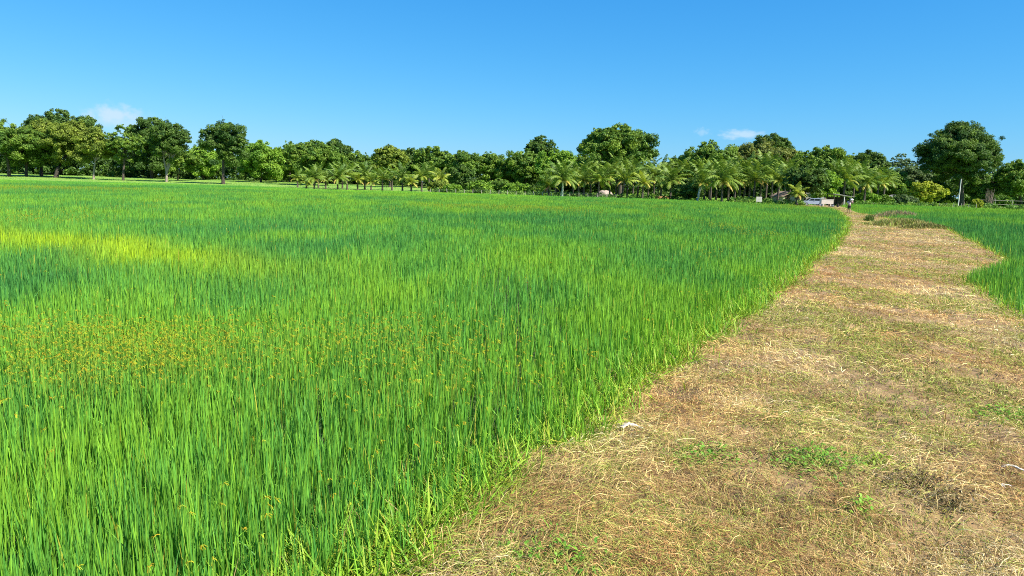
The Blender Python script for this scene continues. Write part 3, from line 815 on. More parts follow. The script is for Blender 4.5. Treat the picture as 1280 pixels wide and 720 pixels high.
TREES = [
 # px, top, width, base, Y, kind, crown base, label, extras
 (4, 150, 84, 226, 232, 'mid', .18, 'ragged mid green tree at the far end of the belt where the field starts', dict(airy=.35, twigs=True, trunk_px=12)),
 (76, 137, 92, 225, 275, 'dark', .25, 'tallest dark round crown rising behind the olive trees', dict()),
 (34, 158, 70, 225, 238, 'mid', .2, 'dull green tree with dark stems beside the ragged end tree', dict(airy=.2, trunk_px=33)),
 (52, 150, 62, 225, 246, 'olive', .22, 'olive green tree directly below the tallest dark crown', dict(airy=.15)),
 (92, 152, 74, 226, 236, 'olive', .25, 'wide yellowish olive tree with a thick dark trunk', dict(airy=.15, trunk_px=70, tr=1.4)),
 (122, 163, 54, 227, 228, 'olive', .28, 'slender olive tree with a thin pale trunk and scruffy crown', dict(airy=.3, trunk_px=117, bark=M_BARKP, tr=.75)),
 (155, 157, 50, 227, 226, 'mid', .2, 'thin see-through tree under the white cloud', dict(airy=.5, twigs=True, trunk_px=154, tr=.8)),
 (190, 146, 66, 226, 262, 'dark', .15, 'dark leafy tree behind the pale forked trunk', dict()),
 (212, 152, 52, 228, 224, 'dark', .32, 'dark feathery tree on a pale trunk forking low into three stems', dict(airy=.25, trunk_px=208, bark=M_BARKP, fork=True, twigs=True)),
 (232, 190, 44, 224, 240, 'mid', .35, 'small tree with a reddish trunk between the forked tree and the lone dark tree', dict(bark=M_BARKR, trunk_px=222, tr=.9)),
 (254, 180, 44, 224, 262, 'bright', .1, 'light green tree filling the gap left of the lone dark tree', dict()),
 (279, 151, 60, 231, 218, 'dark', .3, 'lone dark upright tree standing forward at the edge of the rice', dict(airy=.22, tr=1.0, twigs=True)),
 (326, 177, 58, 225, 250, 'bright', .08, 'bright green dome tree leafy down to the ground', dict()),
 (362, 178, 44, 226, 262, 'mid', .15, 'dull rounded tree between the bright dome tree and the broad spreading one', dict()),
 (393, 176, 78, 226, 232, 'mid', .2, 'broad spreading green tree above the yellow fronded young palms', dict()),
 (418, 174, 46, 226, 262, 'dark', .2, 'dark crown peeping over the shoulder of the broad spreading tree', dict()),
 (447, 190, 50, 228, 256, 'mid', .15, 'plain green tree sloping down from the broad spreading tree', dict()),
 (487, 182, 44, 230, 236, 'olive', .3, 'neat round yellow green crown alone among darker trees', dict(flat=.8)),
 (514, 185, 36, 231, 246, 'dark', .25, 'narrow dark tree touching the neat yellow green crown', dict()),
 (541, 182, 50, 232, 240, 'mid', .25, 'rounded deep green tree behind the young palms in the middle', dict()),
 (578, 189, 46, 234, 236, 'mid', .2, 'medium green tree behind the dark low tree with the black base', dict()),
 (578, 206, 34, 234, 205, 'dark', .04, 'low dark bushy tree with black shade at its base', dict()),
 (612, 190, 44, 236, 240, 'mid', .2, 'medium tree with pinkish dry twigs in its crown', dict()),
 (640, 198, 40, 238, 246, 'dark', .15, 'short dark tree in the dip of the tree line', dict()),
 (658, 187, 50, 238, 238, 'mid', .15, 'leafy green tree just below the tall dark back crown', dict()),
 (677, 170, 42, 238, 282, 'dark', .35, 'tall dark crown standing up behind the middle trees', dict(lobes=7)),
 (697, 186, 54, 240, 226, 'bright', .12, 'fresh green rounded tree next to the giant dome tree', dict()),
 (728, 193, 42, 241, 232, 'mid', .12, 'smaller green tree in the notch beside the giant dome tree', dict()),
 (775, 155, 102, 243, 215, 'mid', .28, 'giant dome shaped tree, widest in the middle of the belt', dict(lobes=22, trunk_px=775)),
 (846, 196, 40, 246, 214, 'mid', .15, 'low tree in the saddle right after the giant dome tree', dict()),
 (887, 177, 76, 247, 206, 'mid', .22, 'double domed deep green tree below the small wispy clouds', dict(lobes=14)),
 (966, 168, 54, 248, 262, 'dark', .5, 'flat dark umbrella crown peeking over the brownish canopy', dict(lobes=9)),
 (955, 177, 100, 248, 224, 'brown', .25, 'wide brownish green canopy in front of the flat dark umbrella crown', dict(lobes=16)),
 (1030, 183, 84, 250, 212, 'mid', .3, 'spreading umbrella tree with a stray branch above the parked car', dict(lobes=14, twigs=True)),
 (1008, 207, 60, 256, 147, 'dark', .2, 'dense dark shade tree directly over the parked car', dict(trunk_px=1006, lobes=11)),
 (1031, 212, 44, 254, 156, 'bright', .2, 'fresh light green tree beside the dense dark shade tree', dict(trunk_px=1024)),
 (1086, 187, 54, 252, 226, 'dark', .3, 'layered dark umbrella tree above the path end', dict(lobes=12)),
 (1127, 191, 30, 253, 262, 'pale', .4, 'very thin pale tree that the sky shows through', dict(airy=.75, twigs=True, lobes=6, tr=.5)),
 (1112, 212, 58, 253, 206, 'mid', .1, 'plump green tree to the right of the path end', dict()),
 (1145, 205, 46, 254, 226, 'pale', .2, 'hazy olive tree beside the plump green tree', dict(airy=.15)),
 (1160, 227, 46, 256, 192, 'yellow', .2, 'short yellow green tree with sunny leaves', dict(lobes=8)),
 (1202, 153, 104, 257, 206, 'dark', .13, 'huge dark tree with see-through crown behind the white pole', dict(airy=.42, lobes=38, twigs=True, tr=1.1)),
 (1172, 226, 36, 256, 214, 'dark', .05, 'dark undergrowth tree at the left foot of the huge dark tree', dict()),
 (1230, 219, 44, 258, 212, 'mid', .05, 'shrubby green tree at the right foot of the huge dark tree', dict()),
 (1247, 202, 30, 258, 262, 'pale', .3, 'pale green tree in the gap beyond the huge dark tree', dict(airy=.4)),
 (1276, 200, 56, 260, 206, 'mid', .12, 'dark green tree closing the belt behind the wooden rail fence', dict(lobes=13)),
]
for (px, top, wd, base, Y, kind, cbf, label, kw) in TREES:
    tree(px, top, wd, base, Y, kind, cbf, label, **kw)

# low bushes
BUSH = [
 (860, 228, 42, 250, 166, 'dark', 'dark rounded bush at the rice edge beside the whitewashed leaning palm'),
 (548, 226, 30, 238, 186, 'olive', 'light leafy bush behind the wire fence at the end of the young palms'),
 (566, 230, 24, 239, 182, 'bright', 'low pale bush beside the dark low tree with the black base'),
 (600, 226, 34, 239, 188, 'bright', 'yellow green bush just right of the dark low tree'),
 (624, 223, 30, 239, 192, 'mid', 'middle sized green bush behind the fence posts'),
 (598, 234, 14, 240, 180, 'dark', 'tiny dark bush close to the fence'),
 (648, 228, 40, 240, 188, 'bright', 'wide light green bush under the leafy middle trees'),
 (672, 230, 26, 241, 186, 'mid', 'small bush left of the shaggy palm'),
 (1085, 240, 34, 255, 176, 'bright', 'broad leafy plants beyond the walking person'),
 (1130, 243, 38, 256, 182, 'pale', 'grey green bush by the pole end of the field'),
 (1106, 244, 24, 256, 178, 'mid', 'small dark bush in front of the pale low house'),
 (1253, 243, 26, 262, 190, 'mid', 'green bush touching the wooden rail fence'),
 (1222, 249, 14, 259, 172, 'yellow', 'small banana-like yellow green plant by the fence posts'),
]
for (px, top, wd, base, Y, kind, label) in BUSH:
    tree(px, top, wd, base, Y, kind, .0, label, lobes=7, cat='bush', name='bush', tr=.4)

# dead brown shrub on the right
def dead_shrub():
    b = at(1236, 258, 182); b[2] = float(gz(b[0], 182))
    rr = np.random.default_rng(5)
    vv, qq, o = [], [], 0
    for k in range(46):
        a = rr.random() * 2 * PI; h = 2.0 + 3.2 * rr.random(); sp = .3 + 1.2 * rr.random()
        e = np.array([math.cos(a) * sp, math.sin(a) * sp * .6, h])
        v, q = tube([np.array([0, 0, -.1]) + rr.normal(0, .12, 3) * [1, 1, 0], e * .5 + rr.normal(0, .15, 3), e], [.07, .045, .015], 5)
        vv.append(v); qq.append(q + o); o += len(v)
    link('dead_shrub', np_mesh('dead_shrub', np.concatenate(vv), np.concatenate(qq)), noise_mat('dead_twigs', (.16, .11, .08), (.3, .23, .18), 3, .9), loc=b,
         label='leafless brown grey dead shrub near the wooden rail fence', cat='shrub')
dead_shrub()

# shaded undergrowth that fills the space between the trunks: nobody could count it
def undergrowth():
    rr = np.random.default_rng(12)
    n = 5400
    px = rr.uniform(-140, 1420, n)
    Yf = np.interp(px, [-140, 0, 280, 450, 640, 870, 960, 1060, 1100, 1200, 1420], [270, 268, 268, 262, 240, 222, 205, 205, 225, 225, 225])
    Y = Yf + rr.random(n) ** 1.3 * 45
    x = (px - 640) / F_PX * Y
    z = gz(x, Y) + rr.random(n) ** 1.1 * 9.0 + .3
    cc = np.stack([x, Y, z], 1)
    cr_ = .9 + 1.1 * rr.random(n)
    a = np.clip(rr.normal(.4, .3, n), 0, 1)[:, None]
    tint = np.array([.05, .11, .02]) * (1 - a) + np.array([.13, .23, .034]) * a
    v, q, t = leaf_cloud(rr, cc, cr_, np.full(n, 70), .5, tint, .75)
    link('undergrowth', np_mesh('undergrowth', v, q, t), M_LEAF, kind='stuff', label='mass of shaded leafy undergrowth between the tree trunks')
    # creeping weeds along the fence
    n = 620
    px = np.concatenate([rr.uniform(535, 860, n // 2), rr.uniform(905, 1000, n // 6), rr.uniform(1062, 1300, n - n // 2 - n // 6)])
    Yf = np.interp(px, [535, 700, 860, 905, 1000, 1060, 1150, 1300], [180, 172, 164, 154, 136, 156, 172, 160])
    Y = Yf + rr.random(n) * 9
    x = (px - 640) / F_PX * Y
    cc = np.stack([x, Y, gz(x, Y) + .15 + rr.random(n) ** 2 * .9], 1)
    cr_ = .35 + .45 * rr.random(n)
    a = rr.random((n, 1))
    tint = np.array([.07, .17, .03]) * (1 - a) + np.array([.19, .31, .045]) * a
    v, q, t = leaf_cloud(rr, cc, cr_, np.full(n, 42), .2, tint, .8)
    link('fence_weeds', np_mesh('fence_weeds', v, q, t), M_LEAF, kind='stuff', label='light green creeping weeds along the far fence line')
undergrowth()

# ------------------------------------------------------------------ coconut palms
def frond(rr, az, e0, L_, droop, tint, n=22, wl=.85):
    """arched rachis with two rows of leaflets"""
    k = 9
    T = np.linspace(0, 1, k)
    el = e0 - droop * T ** 1.15
    step = L_ / (k - 1)
    P = [np.zeros(3)]
    for i in range(k - 1):
        P.append(P[-1] + step * np.array([math.cos(az) * math.cos(el[i]), math.sin(az) * math.cos(el[i]), math.sin(el[i])]))
    P = np.array(P)
    side = np.array([-math.sin(az), math.cos(az), 0])
    v0, q0 = ribbons(P[None], np.array([side * .8 + np.array([0, 0, .6])]), (np.linspace(.11, .025, k))[None])
    parts = [(v0, q0, np.tile(np.array(tint) * np.array([1.3, 1.1, 1.0]), (len(v0), 1)))]
    tl = np.linspace(.1, .99, n)
    C, S, Wd = [], [], []
    for sgn in (-1, 1):
        for t in tl:
            f = t * (k - 1); i = min(int(f), k - 2)
            p = P[i] + (P[i + 1] - P[i]) * (f - i)
            fw = (P[i + 1] - P[i]) / step
            ll = wl * (math.sin(PI * min(1, .16 + .8 * t)) ** .6) * (.85 + .3 * rr.random())
            up = np.cross(side, fw) * -1
            if up[2] < 0: up = -up
            d = side * sgn * .8 + fw * (.45 + .3 * t) + np.array([0, 0, -.35 - .5 * rr.random()]) + up * .25
            d /= np.linalg.norm(d)
            m_ = p + d * ll * .5; e = p + d * ll + np.array([0, 0, -.22 * ll])
            C.append([p, m_, e]); S.append(fw); Wd.append(np.array([.09, .17, .04]) * (.9 + .3 * rr.random()))
    C, S, Wd = np.array(C), np.array(S), np.array(Wd)
    v, q = ribbons(C, S, Wd)
    nn = len(C)
    parts.append((v, q, rep(np.array(tint)[None] * (.75 + .5 * rr.random((nn, 1))), 6)))
    return parts

def palm_crown(seed, nf, L_, stiff, c0=(.085, .17, .022), c1=(.225, .315, .037)):
    rr = np.random.default_rng(seed)
    parts = []
    for i in range(nf):
        f = i / (nf - 1)
        az = i * 2.39996 + rr.normal(0, .2)
        e0 = math.radians(82 - 75 * f ** 1.1 + rr.normal(0, 7))
        a = np.clip(rr.normal(.25 + .5 * f, .25), 0, 1)
        t = np.array(c0) * (1 - a) + np.array(c1) * a
        parts += frond(rr, az, e0, L_ * (.75 + .3 * math.sin(PI * min(1, f + .25)) + rr.normal(0, .05)), (1.0 + .7 * f) * stiff, t)
    v, q, t = join_np(parts)
    return np_mesh('crown', v, q, t)
CROWNS = [palm_crown(1, 17, 4.2, .85), palm_crown(2, 20, 4.6, 1.0), palm_crown(3, 15, 3.8, .75, (.11, .2, .025), (.26, .34, .04)), palm_crown(4, 22, 4.4, 1.15), palm_crown(5, 13, 3.4, .9, (.15, .23, .025), (.36, .42, .045))]
def dry(seed, tint, e0, dr, L_=3.2):
    rr = np.random.default_rng(seed)
    v, q, t = join_np(frond(rr, 0, e0, L_, dr, tint, 20, .6))
    return np_mesh('yellow_frond', v, q, t)
DRYS = [dry(1, (.42, .36, .07), .3, 1.5), dry(2, (.50, .38, .09), .0, 1.3), dry(3, (.34, .36, .05), .5, 1.7), dry(4, (.32, .2, .1), -.4, 1.0, 2.6)]
for me in CROWNS + DRYS: me.materials.append(M_PALM)
TR = {}
def palm_trunk(kind, mat, bendx, r, key):
    if key in TR: return TR[key]
    T = np.linspace(0, 1, 9)
    P = np.stack([bendx * T ** 1.4, 0 * T, T * 1.0], 1)
    v, q = tube(P, r * (1.25 - .45 * T + .12 * (np.arange(9) % 2)), 9)
    me = np_mesh('trunk', v, q, smooth=True); me.materials.append(mat); TR[key] = me
    return me

def palm(px, base, hub, Y, cv, size, label, ndry=2, white=False, lean=0.0, rot=None, skirt=0):
    b = at(px, base, Y); b[2] = float(gz(b[0], Y)) - .05
    hubp = at(px, hub, Y)
    h = max(.5, hubp[2] - b[2])
    root = empty('coconut_palm', b, label=label, cat='palm', group='coconut palms in front of the tree belt')
    rr = np.random.default_rng(int(px * 7 + base))
    s = size
    key = (round(lean, 1), white)
    tme = palm_trunk(0, M_PALMW if white else M_PALMT, round(lean, 1), .2, key)
    t = link('trunk', tme, None, root); t.scale = (1, 1, h)
    if round(lean, 1): t.scale = (1, 1, h)
    hx = round(lean, 1)
    c = link('crown', CROWNS[cv], None, root, (hx, 0, h), rr.random() * 6.28 if rot is None else rot)
    c.scale = (s, s, s * rr.uniform(.9, 1.2))
    c.rotation_euler = (rr.normal(0, .13), rr.normal(0, .13), c.rotation_euler[2])
    for k in range(ndry + skirt):
        a = -PI / 2 + rr.normal(0, 1.1) if k < ndry else rr.random() * 6.28
        d = link('yellow_frond', DRYS[int(rr.integers(0, 3)) if k < ndry else 3], None, root, (hx, 0, h - .05), a)
        d.scale = (s * .9,) * 3
    return root

PALMS = [
 # px, base, hub(y of crown base), Y, crown variant, size, label
 (372, 233, 219, 205, 2, .85, 'first short palm of the row, nearest the bright dome tree', 1),
 (383, 234, 224, 196, 4, .8, 'stubby palm with a pale yellow dead frond drooping beside it', 3),
 (393, 235, 219, 190, 1, 1.0, 'taller dark palm with a thick black trunk at the start of the row', 1),
 (407, 233, 221, 200, 2, .85, 'low palm with yellow lower fronds below the broad spreading tree', 3),
 (422, 234, 218, 192, 1, 1.0, 'bushy palm with dark stump-like base, before the silvery one', 1),
 (434, 233, 215, 196, 0, 1.05, 'silvery green palm with upright fronds under the dark shoulder crown', 1),
 (447, 233, 221, 198, 4, .8, 'small yellowing palm after the silvery upright one', 3),
 (464, 234, 222, 200, 2, .85, 'small palm with orange lower fronds near the yellow green round crown', 3),
 (478, 237, 219, 188, 0, .95, 'palm with a bare dark leg in front of the yellow green round crown', 2),
 (503, 236, 219, 186, 1, .95, 'palm with a short jet dark trunk beyond the gap in the row', 2),
 (514, 237, 224, 184, 4, .85, 'knee high palm with a brown drooping dead frond', 3),
 (527, 235, 217, 192, 0, 1.05, 'wide upright palm below the rounded deep green tree', 1),
 (551, 236, 219, 192, 4, 1.0, 'bright yellow green palm at the end of the first row', 2),
 (686, 243, 228, 172, 0, .9, 'shaggy palm with a brown skirt of dead fronds', 1, dict(skirt=5)),
 (703, 245, 222, 168, 1, 1.1, 'palm with a whitewashed foot next to the shaggy one', 3, dict(white=True)),
 (716, 243, 223, 176, 0, 1.0, 'dark palm between the whitewashed foot and the yellowing palm', 1),
 (730, 243, 222, 172, 2, 1.0, 'palm with many yellow fronds left of the pale tarpaulin', 4),
 (748, 243, 222, 170, 1, 1.05, 'palm whose trunk stands right in front of the pale tarpaulin', 2),
 (762, 243, 216, 180, 0, 1.1, 'taller palm with feathery top below the left side of the giant dome', 1),
 (777, 243, 221, 172, 2, 1.0, 'palm with a slanting pale trunk near the pale tarpaulin', 2, dict(lean=.6)),
 (791, 244, 217, 178, 1, 1.1, 'full green palm under the middle of the giant dome', 1),
 (803, 245, 225, 168, 4, 1.0, 'palm with one big yellow frond arching down to the grass', 3),
 (817, 244, 217, 180, 3, 1.1, 'rounded palm under the right side of the giant dome', 1),
 (838, 245, 222, 170, 0, 1.2, 'star shaped palm left of the dark rounded bush', 2),
 (872, 250, 225, 162, 1, 1.15, 'palm with a leaning whitewashed trunk beside the dark rounded bush', 2, dict(white=True, lean=.7)),
 (902, 252, 224, 156, 1, 1.2, 'large palm with a straight black trunk and a yellow hanging frond', 3),
 (888, 248, 216, 174, 0, 1.1, 'tall palm between the leaning white trunk and the straight black one', 1),
 (918, 250, 222, 164, 2, 1.05, 'lighter palm just after the straight black trunk', 3),
 (930, 249, 218, 168, 3, 1.1, 'shaded palm with drooping crown below the brownish canopy', 2),
 (942, 251, 221, 158, 1, 1.1, 'palm with yellow old fronds beside the white board', 4),
 (957, 250, 216, 166, 0, 1.2, 'tall feathery palm behind the white board', 1),
 (972, 251, 222, 154, 2, 1.05, 'palm leaning over the small cream gabled house', 2),
 (986, 250, 217, 158, 0, 1.0, 'palm between the cream house and the dense shade tree', 2),
 (996, 255, 238, 140, 4, .75, 'very low palm with one broad yellow frond beside the shaded car', 3),
 (1054, 252, 222, 166, 0, 1.25, 'wide armed palm behind the open shed', 2),
 (1080, 252, 227, 172, 1, 1.2, 'palm with golden lower fronds right of the walking person', 4),
 (1096, 252, 225, 178, 2, 1.1, 'palm beside the plump green tree at the path end', 2),
]
PLAIN = 'plain green palm wedged into the crowded second row behind the yellow fronded palms'
for px, base, hub, Y, cv, sz in [(398, 233, 216, 206, 0, .9), (428, 233, 213, 206, 1, 1.0), (456, 234, 217, 204, 1, .9), (490, 236, 217, 202, 0, .9), (536, 236, 215, 204, 1, 1.0),
        (694, 244, 217, 186, 1, 1.1), (723, 244, 217, 188, 3, 1.1), (738, 244, 214, 192, 0, 1.1), (755, 244, 218, 188, 2, 1.1), (770, 244, 213, 194, 1, 1.2), (784, 244, 216, 190, 2, 1.15),
        (797, 245, 213, 192, 0, 1.2), (810, 245, 217, 186, 1, 1.1), (826, 245, 215, 190, 2, 1.15), (845, 246, 214, 188, 3, 1.15), (858, 247, 215, 186, 0, 1.2), (880, 249, 215, 184, 2, 1.2),
        (895, 250, 216, 180, 3, 1.15), (910, 250, 215, 178, 0, 1.2), (924, 250, 213, 182, 1, 1.2), (936, 250, 213, 182, 2, 1.25), (950, 250, 211, 182, 0, 1.25), (964, 250, 215, 178, 1, 1.2), (980, 250, 213, 182, 3, 1.2),
        (1045, 252, 216, 186, 1, 1.2), (1066, 252, 220, 184, 2, 1.2), (1074, 252, 217, 190, 0, 1.2), (1104, 252, 222, 186, 3, 1.1)]:
    PALMS.append((px, base, hub, Y, cv, sz * 1.05, PLAIN, 1))
for row in PALMS:
    px, base, hub, Y, cv, size, label, nd = row[:8]
    kw = row[8] if len(row) > 8 else {}
    palm(px, base, hub + 4.5, Y, cv, size * .97, label, nd, **kw)

# ------------------------------------------------------------------ fences, pole, board
def fence(px0, px1, Ya, Yb, n, h, label, post_mat, rails=False):
    a, b = at(px0, 245, Ya), at(px1, 245, Yb)
    a[2] = float(gz(a[0], Ya)); b[2] = float(gz(b[0], Yb))
    root = empty('rail_fence' if rails else 'wire_fence', a, label=label, cat='fence')
    rr = random.Random(int(px0))
    d = Vector(b - a)
    pm = bm_mesh('post', lambda bm: bmesh.ops.create_cone(bm, cap_ends=True, segments=8, radius1=.075, radius2=.06, depth=1, matrix=Matrix.Translation((0, 0, .5))), post_mat)
    for i in range(n):
        o = link('post', pm, None, root, d * (i / (n - 1)))
        o.scale = (1, 1, h * (.85 + .3 * rr.random()))
        o.rotation_euler = (rr.gauss(0, .05), rr.gauss(0, .06), 0)
    for k in range(2 if rails else 3):
        z = h * ((.5, .92)[k] if rails else (.35, .62, .88)[k])
        v, q = tube([np.array([0, 0, z]), np.array(d) * .5 + np.array([0, 0, z - .03]), np.array(d) + np.array([0, 0, z])], [.05 if rails else .008] * 3, 6)
        link('rail' if rails else 'wire', np_mesh('rail' if rails else 'wire', v, q), post_mat if rails else M_WIRE, root)
fence(538, 770, 176, 166, 22, 1.1, 'thin wire fence on wooden posts before the middle bushes and palms', M_POST)
fence(1150, 1222, 184, 168, 9, 1.2, 'pale wooden fence posts with wire beneath the huge dark tree', M_POST)
fence(1224, 1310, 186, 182, 5, 2.3, 'wooden rail fence in shade at the outer end of the right field', M_POST, True)

def pole():
    b = at(1197.5, 258, 178); b[2] = float(gz(b[0], 178))
    t = at(1201.5, 224, 178)
    root = empty('utility_pole', b, label='slightly leaning thin white pole before the huge dark tree', cat='pole')
    e = t - b
    v, q = tube([np.array([0, 0, -.2]), e * .5, e], [.13, .115, .09], 10)
    link('shaft', np_mesh('shaft', v, q, smooth=True), M_WHITEP, root)
    v, q = tube([e, e * 1.012], [.12, .1], 10)
    link('cap', np_mesh('cap', v, q), M_POST, root)
pole()

def board():
    b = at(948.5, 254, 141); b[2] = float(gz(b[0], 141))
    root = empty('notice_board', b, label='small blank white board on two short legs at the rice edge', cat='board')
    link('panel', bm_mesh('panel', lambda bm: box(bm, -.55, .55, -.03, .03, .55, 1.5), M_BOARD, bevel=.01), None, root)
    for x in (-.4, .4):
        link('leg', bm_mesh('leg', lambda bm: box(bm, x - .04, x + .04, .035, .1, -.1, 1.4), M_POST), None, root)
board()

# ------------------------------------------------------------------ houses and sheds
def house(px, base, Y, wx, dy, wh, rh, rot, label, wall, roof, door_x=None, win=()):
    b = at(px, base, Y); b[2] = float(gz(b[0], Y)) - .02
    root = empty('small_house', b, rot, label=label, cat='house')
    def walls(bm):
        prism(bm, [(-wx / 2, 0), (wx / 2, 0), (wx / 2, wh), (0, wh + rh), (-wx / 2, wh)], -dy / 2, dy / 2)
    link('wall', bm_mesh('wall', walls, wall), None, root)
    e = .45
    k = rh / (wx / 2)
    def rf(bm):
        pts = [(-wx / 2 - e, wh - k * e + .03), (0, wh + rh + .03), (wx / 2 + e, wh - k * e + .03), (wx / 2 + e, wh - k * e + .13), (0, wh + rh + .15), (-wx / 2 - e, wh - k * e + .13)]
        prism(bm, pts, -dy / 2 - e, dy / 2 + e)
    link('roof', bm_mesh('roof', rf, roof), None, root)
    if door_x is not None:
        d = link('door', bm_mesh('door', lambda bm: box(bm, door_x - .45, door_x + .45, -dy / 2 - .05, -dy / 2 - .004, .02, 2.0), M_DARKW), None, root)
        link('handle', bm_mesh('handle', lambda bm: cyl(bm, (door_x + .34, -dy / 2 - .08, 1.0), (0, 1, 0), .03, .06), M_RIM), None, d)
    for wxp in win:
        f = link('window', bm_mesh('window', lambda bm: box(bm, wxp - .5, wxp + .5, -dy / 2 - .06, -dy / 2 - .004, 1.0, 1.9), M_WALLC), None, root)
        link('pane', bm_mesh('pane', lambda bm: box(bm, wxp - .42, wxp + .42, -dy / 2 - .075, -dy / 2 - .062, 1.08, 1.82), M_GLASS), None, f)
house(982, 254, 160, 4.2, 4, 1.7, .95, .25, 'small cream gabled house half hidden behind palms', M_WALLC, M_TILE, -1.2, (1.2,))
house(1022, 257, 166, 8.0, 4, 2.3, .7, .0, 'low grey walled building behind the car and cart', M_WALLG, M_TIN, 2.4, (-1.5,))
house(1087, 254, 188, 4.5, 4, 1.9, .8, .1, 'white roofed hut glimpsed behind the golden fronded palm', M_WALLC, M_BOARD, 1.0, (-.9,))
house(1118, 255, 196, 4.6, 4, 1.9, .8, -.1, 'pale low house behind the grey green bush', M_WALLC, M_TIN, 1.0, (-.9,))

def shed():
    b = at(1049, 258, 148); b[2] = float(gz(b[0], 148)) - .02
    root = empty('open_shed', b, .05, label='open shed with a sloping tin roof at the path end', cat='shed')
    def rf(bm):
        bm2 = [(-2.2, 2.45), (2.2, 1.95), (2.2, 2.03), (-2.2, 2.53)]
        prism(bm, bm2, -1.6, 1.6)
    link('roof', bm_mesh('roof', rf, M_TIN), None, root)
    for x, zt in ((-1.9, 2.39), (0.2, 2.15), (1.9, 1.96)):
        for y in (-1.4, 1.4):
            link('post', bm_mesh('post', lambda bm: cyl(bm, (x, y, zt / 2), (0, 0, 1), .08, zt, 8), M_WHITEP if (y < 0 and 0 < x < 1) else M_BARK), None, root)
    link('back_wall', bm_mesh('back_wall', lambda bm: box(bm, -1.8, 1.8, 1.49, 1.55, .02, 1.85), M_DARKW), None, root)
shed()
def tarp():
    b = at(756, 245, 186); b[2] = float(gz(b[0], 186))
    rr = np.random.default_rng(3)
    bm = bmesh.new()
    bmesh.ops.create_uvsphere(bm, u_segments=24, v_segments=12, radius=1)
    for v in bm.verts:
        n = .85 + .3 * float(fbm(v.co.x * 2 + 5, v.co.y * 2 + v.co.z, 9))
        v.co = Vector((v.co.x * 2.3 * n, v.co.y * 1.4 * n, max(0, v.co.z) * 1.9 * n))
    me = bpy.data.meshes.new('tarpaulin'); bm.to_mesh(me); bm.free()
    me.materials.append(M_PINKT)
    link('tarpaulin', me, loc=b, label='pale pinkish tarpaulin covering a heap between palms', cat='tarpaulin')
tarp()
def low_wall():
    a = at(829, 248, 174); a[2] = float(gz(a[0], 174))
    me = bm_mesh('brick_wall', lambda bm: box(bm, -2.2, 2.2, -.12, .12, -.1, .85), noise_mat('orange_brick', (.34, .15, .06), (.5, .27, .12), 3, .9), bevel=.03)
    link('brick_wall', me, loc=a, rotz=.08, label='low orange brown brick wall left of the dark rounded bush', cat='wall')
low_wall()
def stump():
    a = at(1047, 260, 128); a[2] = -.06
    v, q = tube([np.array([0, 0, 0]), np.array([.03, 0, .3]), np.array([0, .03, .62]), np.array([0, .03, .64])], [.24, .19, .2, .02], 10)
    link('tree_stump', np_mesh('tree_stump', v, q), M_DARKW, loc=a, label='small dark stump beside the path in front of the open shed', cat='stump')
stump()

# ------------------------------------------------------------------ car
def car():
    b = at(1015, 258, 141); b[2] = float(path_z(b[0], 141)) + .0
    b[2] = -.1
    root = empty('parked_car', b, -.12, label='white car parked under the dense tree, its shade toned into the paint', cat='car')
    lower = [(-1.95, .35), (-1.98, .62), (-1.9, .86), (-1.1, .98), (1.75, 1.0), (1.95, .9), (1.98, .45), (1.9, .3)]
    upper = [(-1.1, .98), (-.45, 1.46), (1.1, 1.5), (1.62, 1.38), (1.78, 1.0)]
    def body(bm):
        prism(bm, lower, -.82, .82)
        n0 = len(bm.verts)
        prism(bm, upper, -.7, .7)
    bo = link('body', bm_mesh('body', body, M_CAR, bevel=.04), None, root)
    for (x0, x1, xa, xb) in ((-.85, .15, -.4, .15), (.27, 1.3, .27, 1.15)):
        def win(bm, x0=x0, x1=x1, xa=xa, xb=xb):
            prism(bm, [(x0, 1.03), (x1, 1.03), (xb, 1.38), (xa, 1.38)], -.735, -.705)
        link('window', bm_mesh('window', win, M_GLASS), None, root)
    def ws(bm):
        vs_ = [bm.verts.new(p) for p in ((-1.08, -.62, 1.035), (-1.08, .62, 1.035), (-.52, .58, 1.44), (-.52, -.58, 1.44))]
        f = bm.faces.new(vs_)
        r = bmesh.ops.extrude_face_region(bm, geom=[f])
        for v in r['geom']:
            if isinstance(v, bmesh.types.BMVert): v.co += Vector((-.03, 0, .03))
    link('windscreen', bm_mesh('windscreen', ws, M_GLASS), None, root)
    for x in (-1.25, 1.25):
        for y in (-.8, .8):
            wh = empty('wheel', (x, y, .31)); wh.parent = root
            link('tyre', bm_mesh('tyre', lambda bm: cyl(bm, (0, 0, 0), (0, 1, 0), .31, .2, 24), M_TYRE, bevel=.02), None, wh)
            link('rim', bm_mesh('rim', lambda bm: cyl(bm, (0, -.02 if y < 0 else .02, 0), (0, 1, 0), .19, .2, 16), M_RIM), None, wh)
    for y in (-.6, .6):
        link('headlight', bm_mesh('headlight', lambda bm: box(bm, -2.0, -1.9, y - .16, y + .16, .66, .82), M_LAMP, bevel=.02), None, root)
    link('door_handle', bm_mesh('door_handle', lambda bm: box(bm, .0, .18, -.85, -.822, .86, .9), M_RIM), None, root)
car()

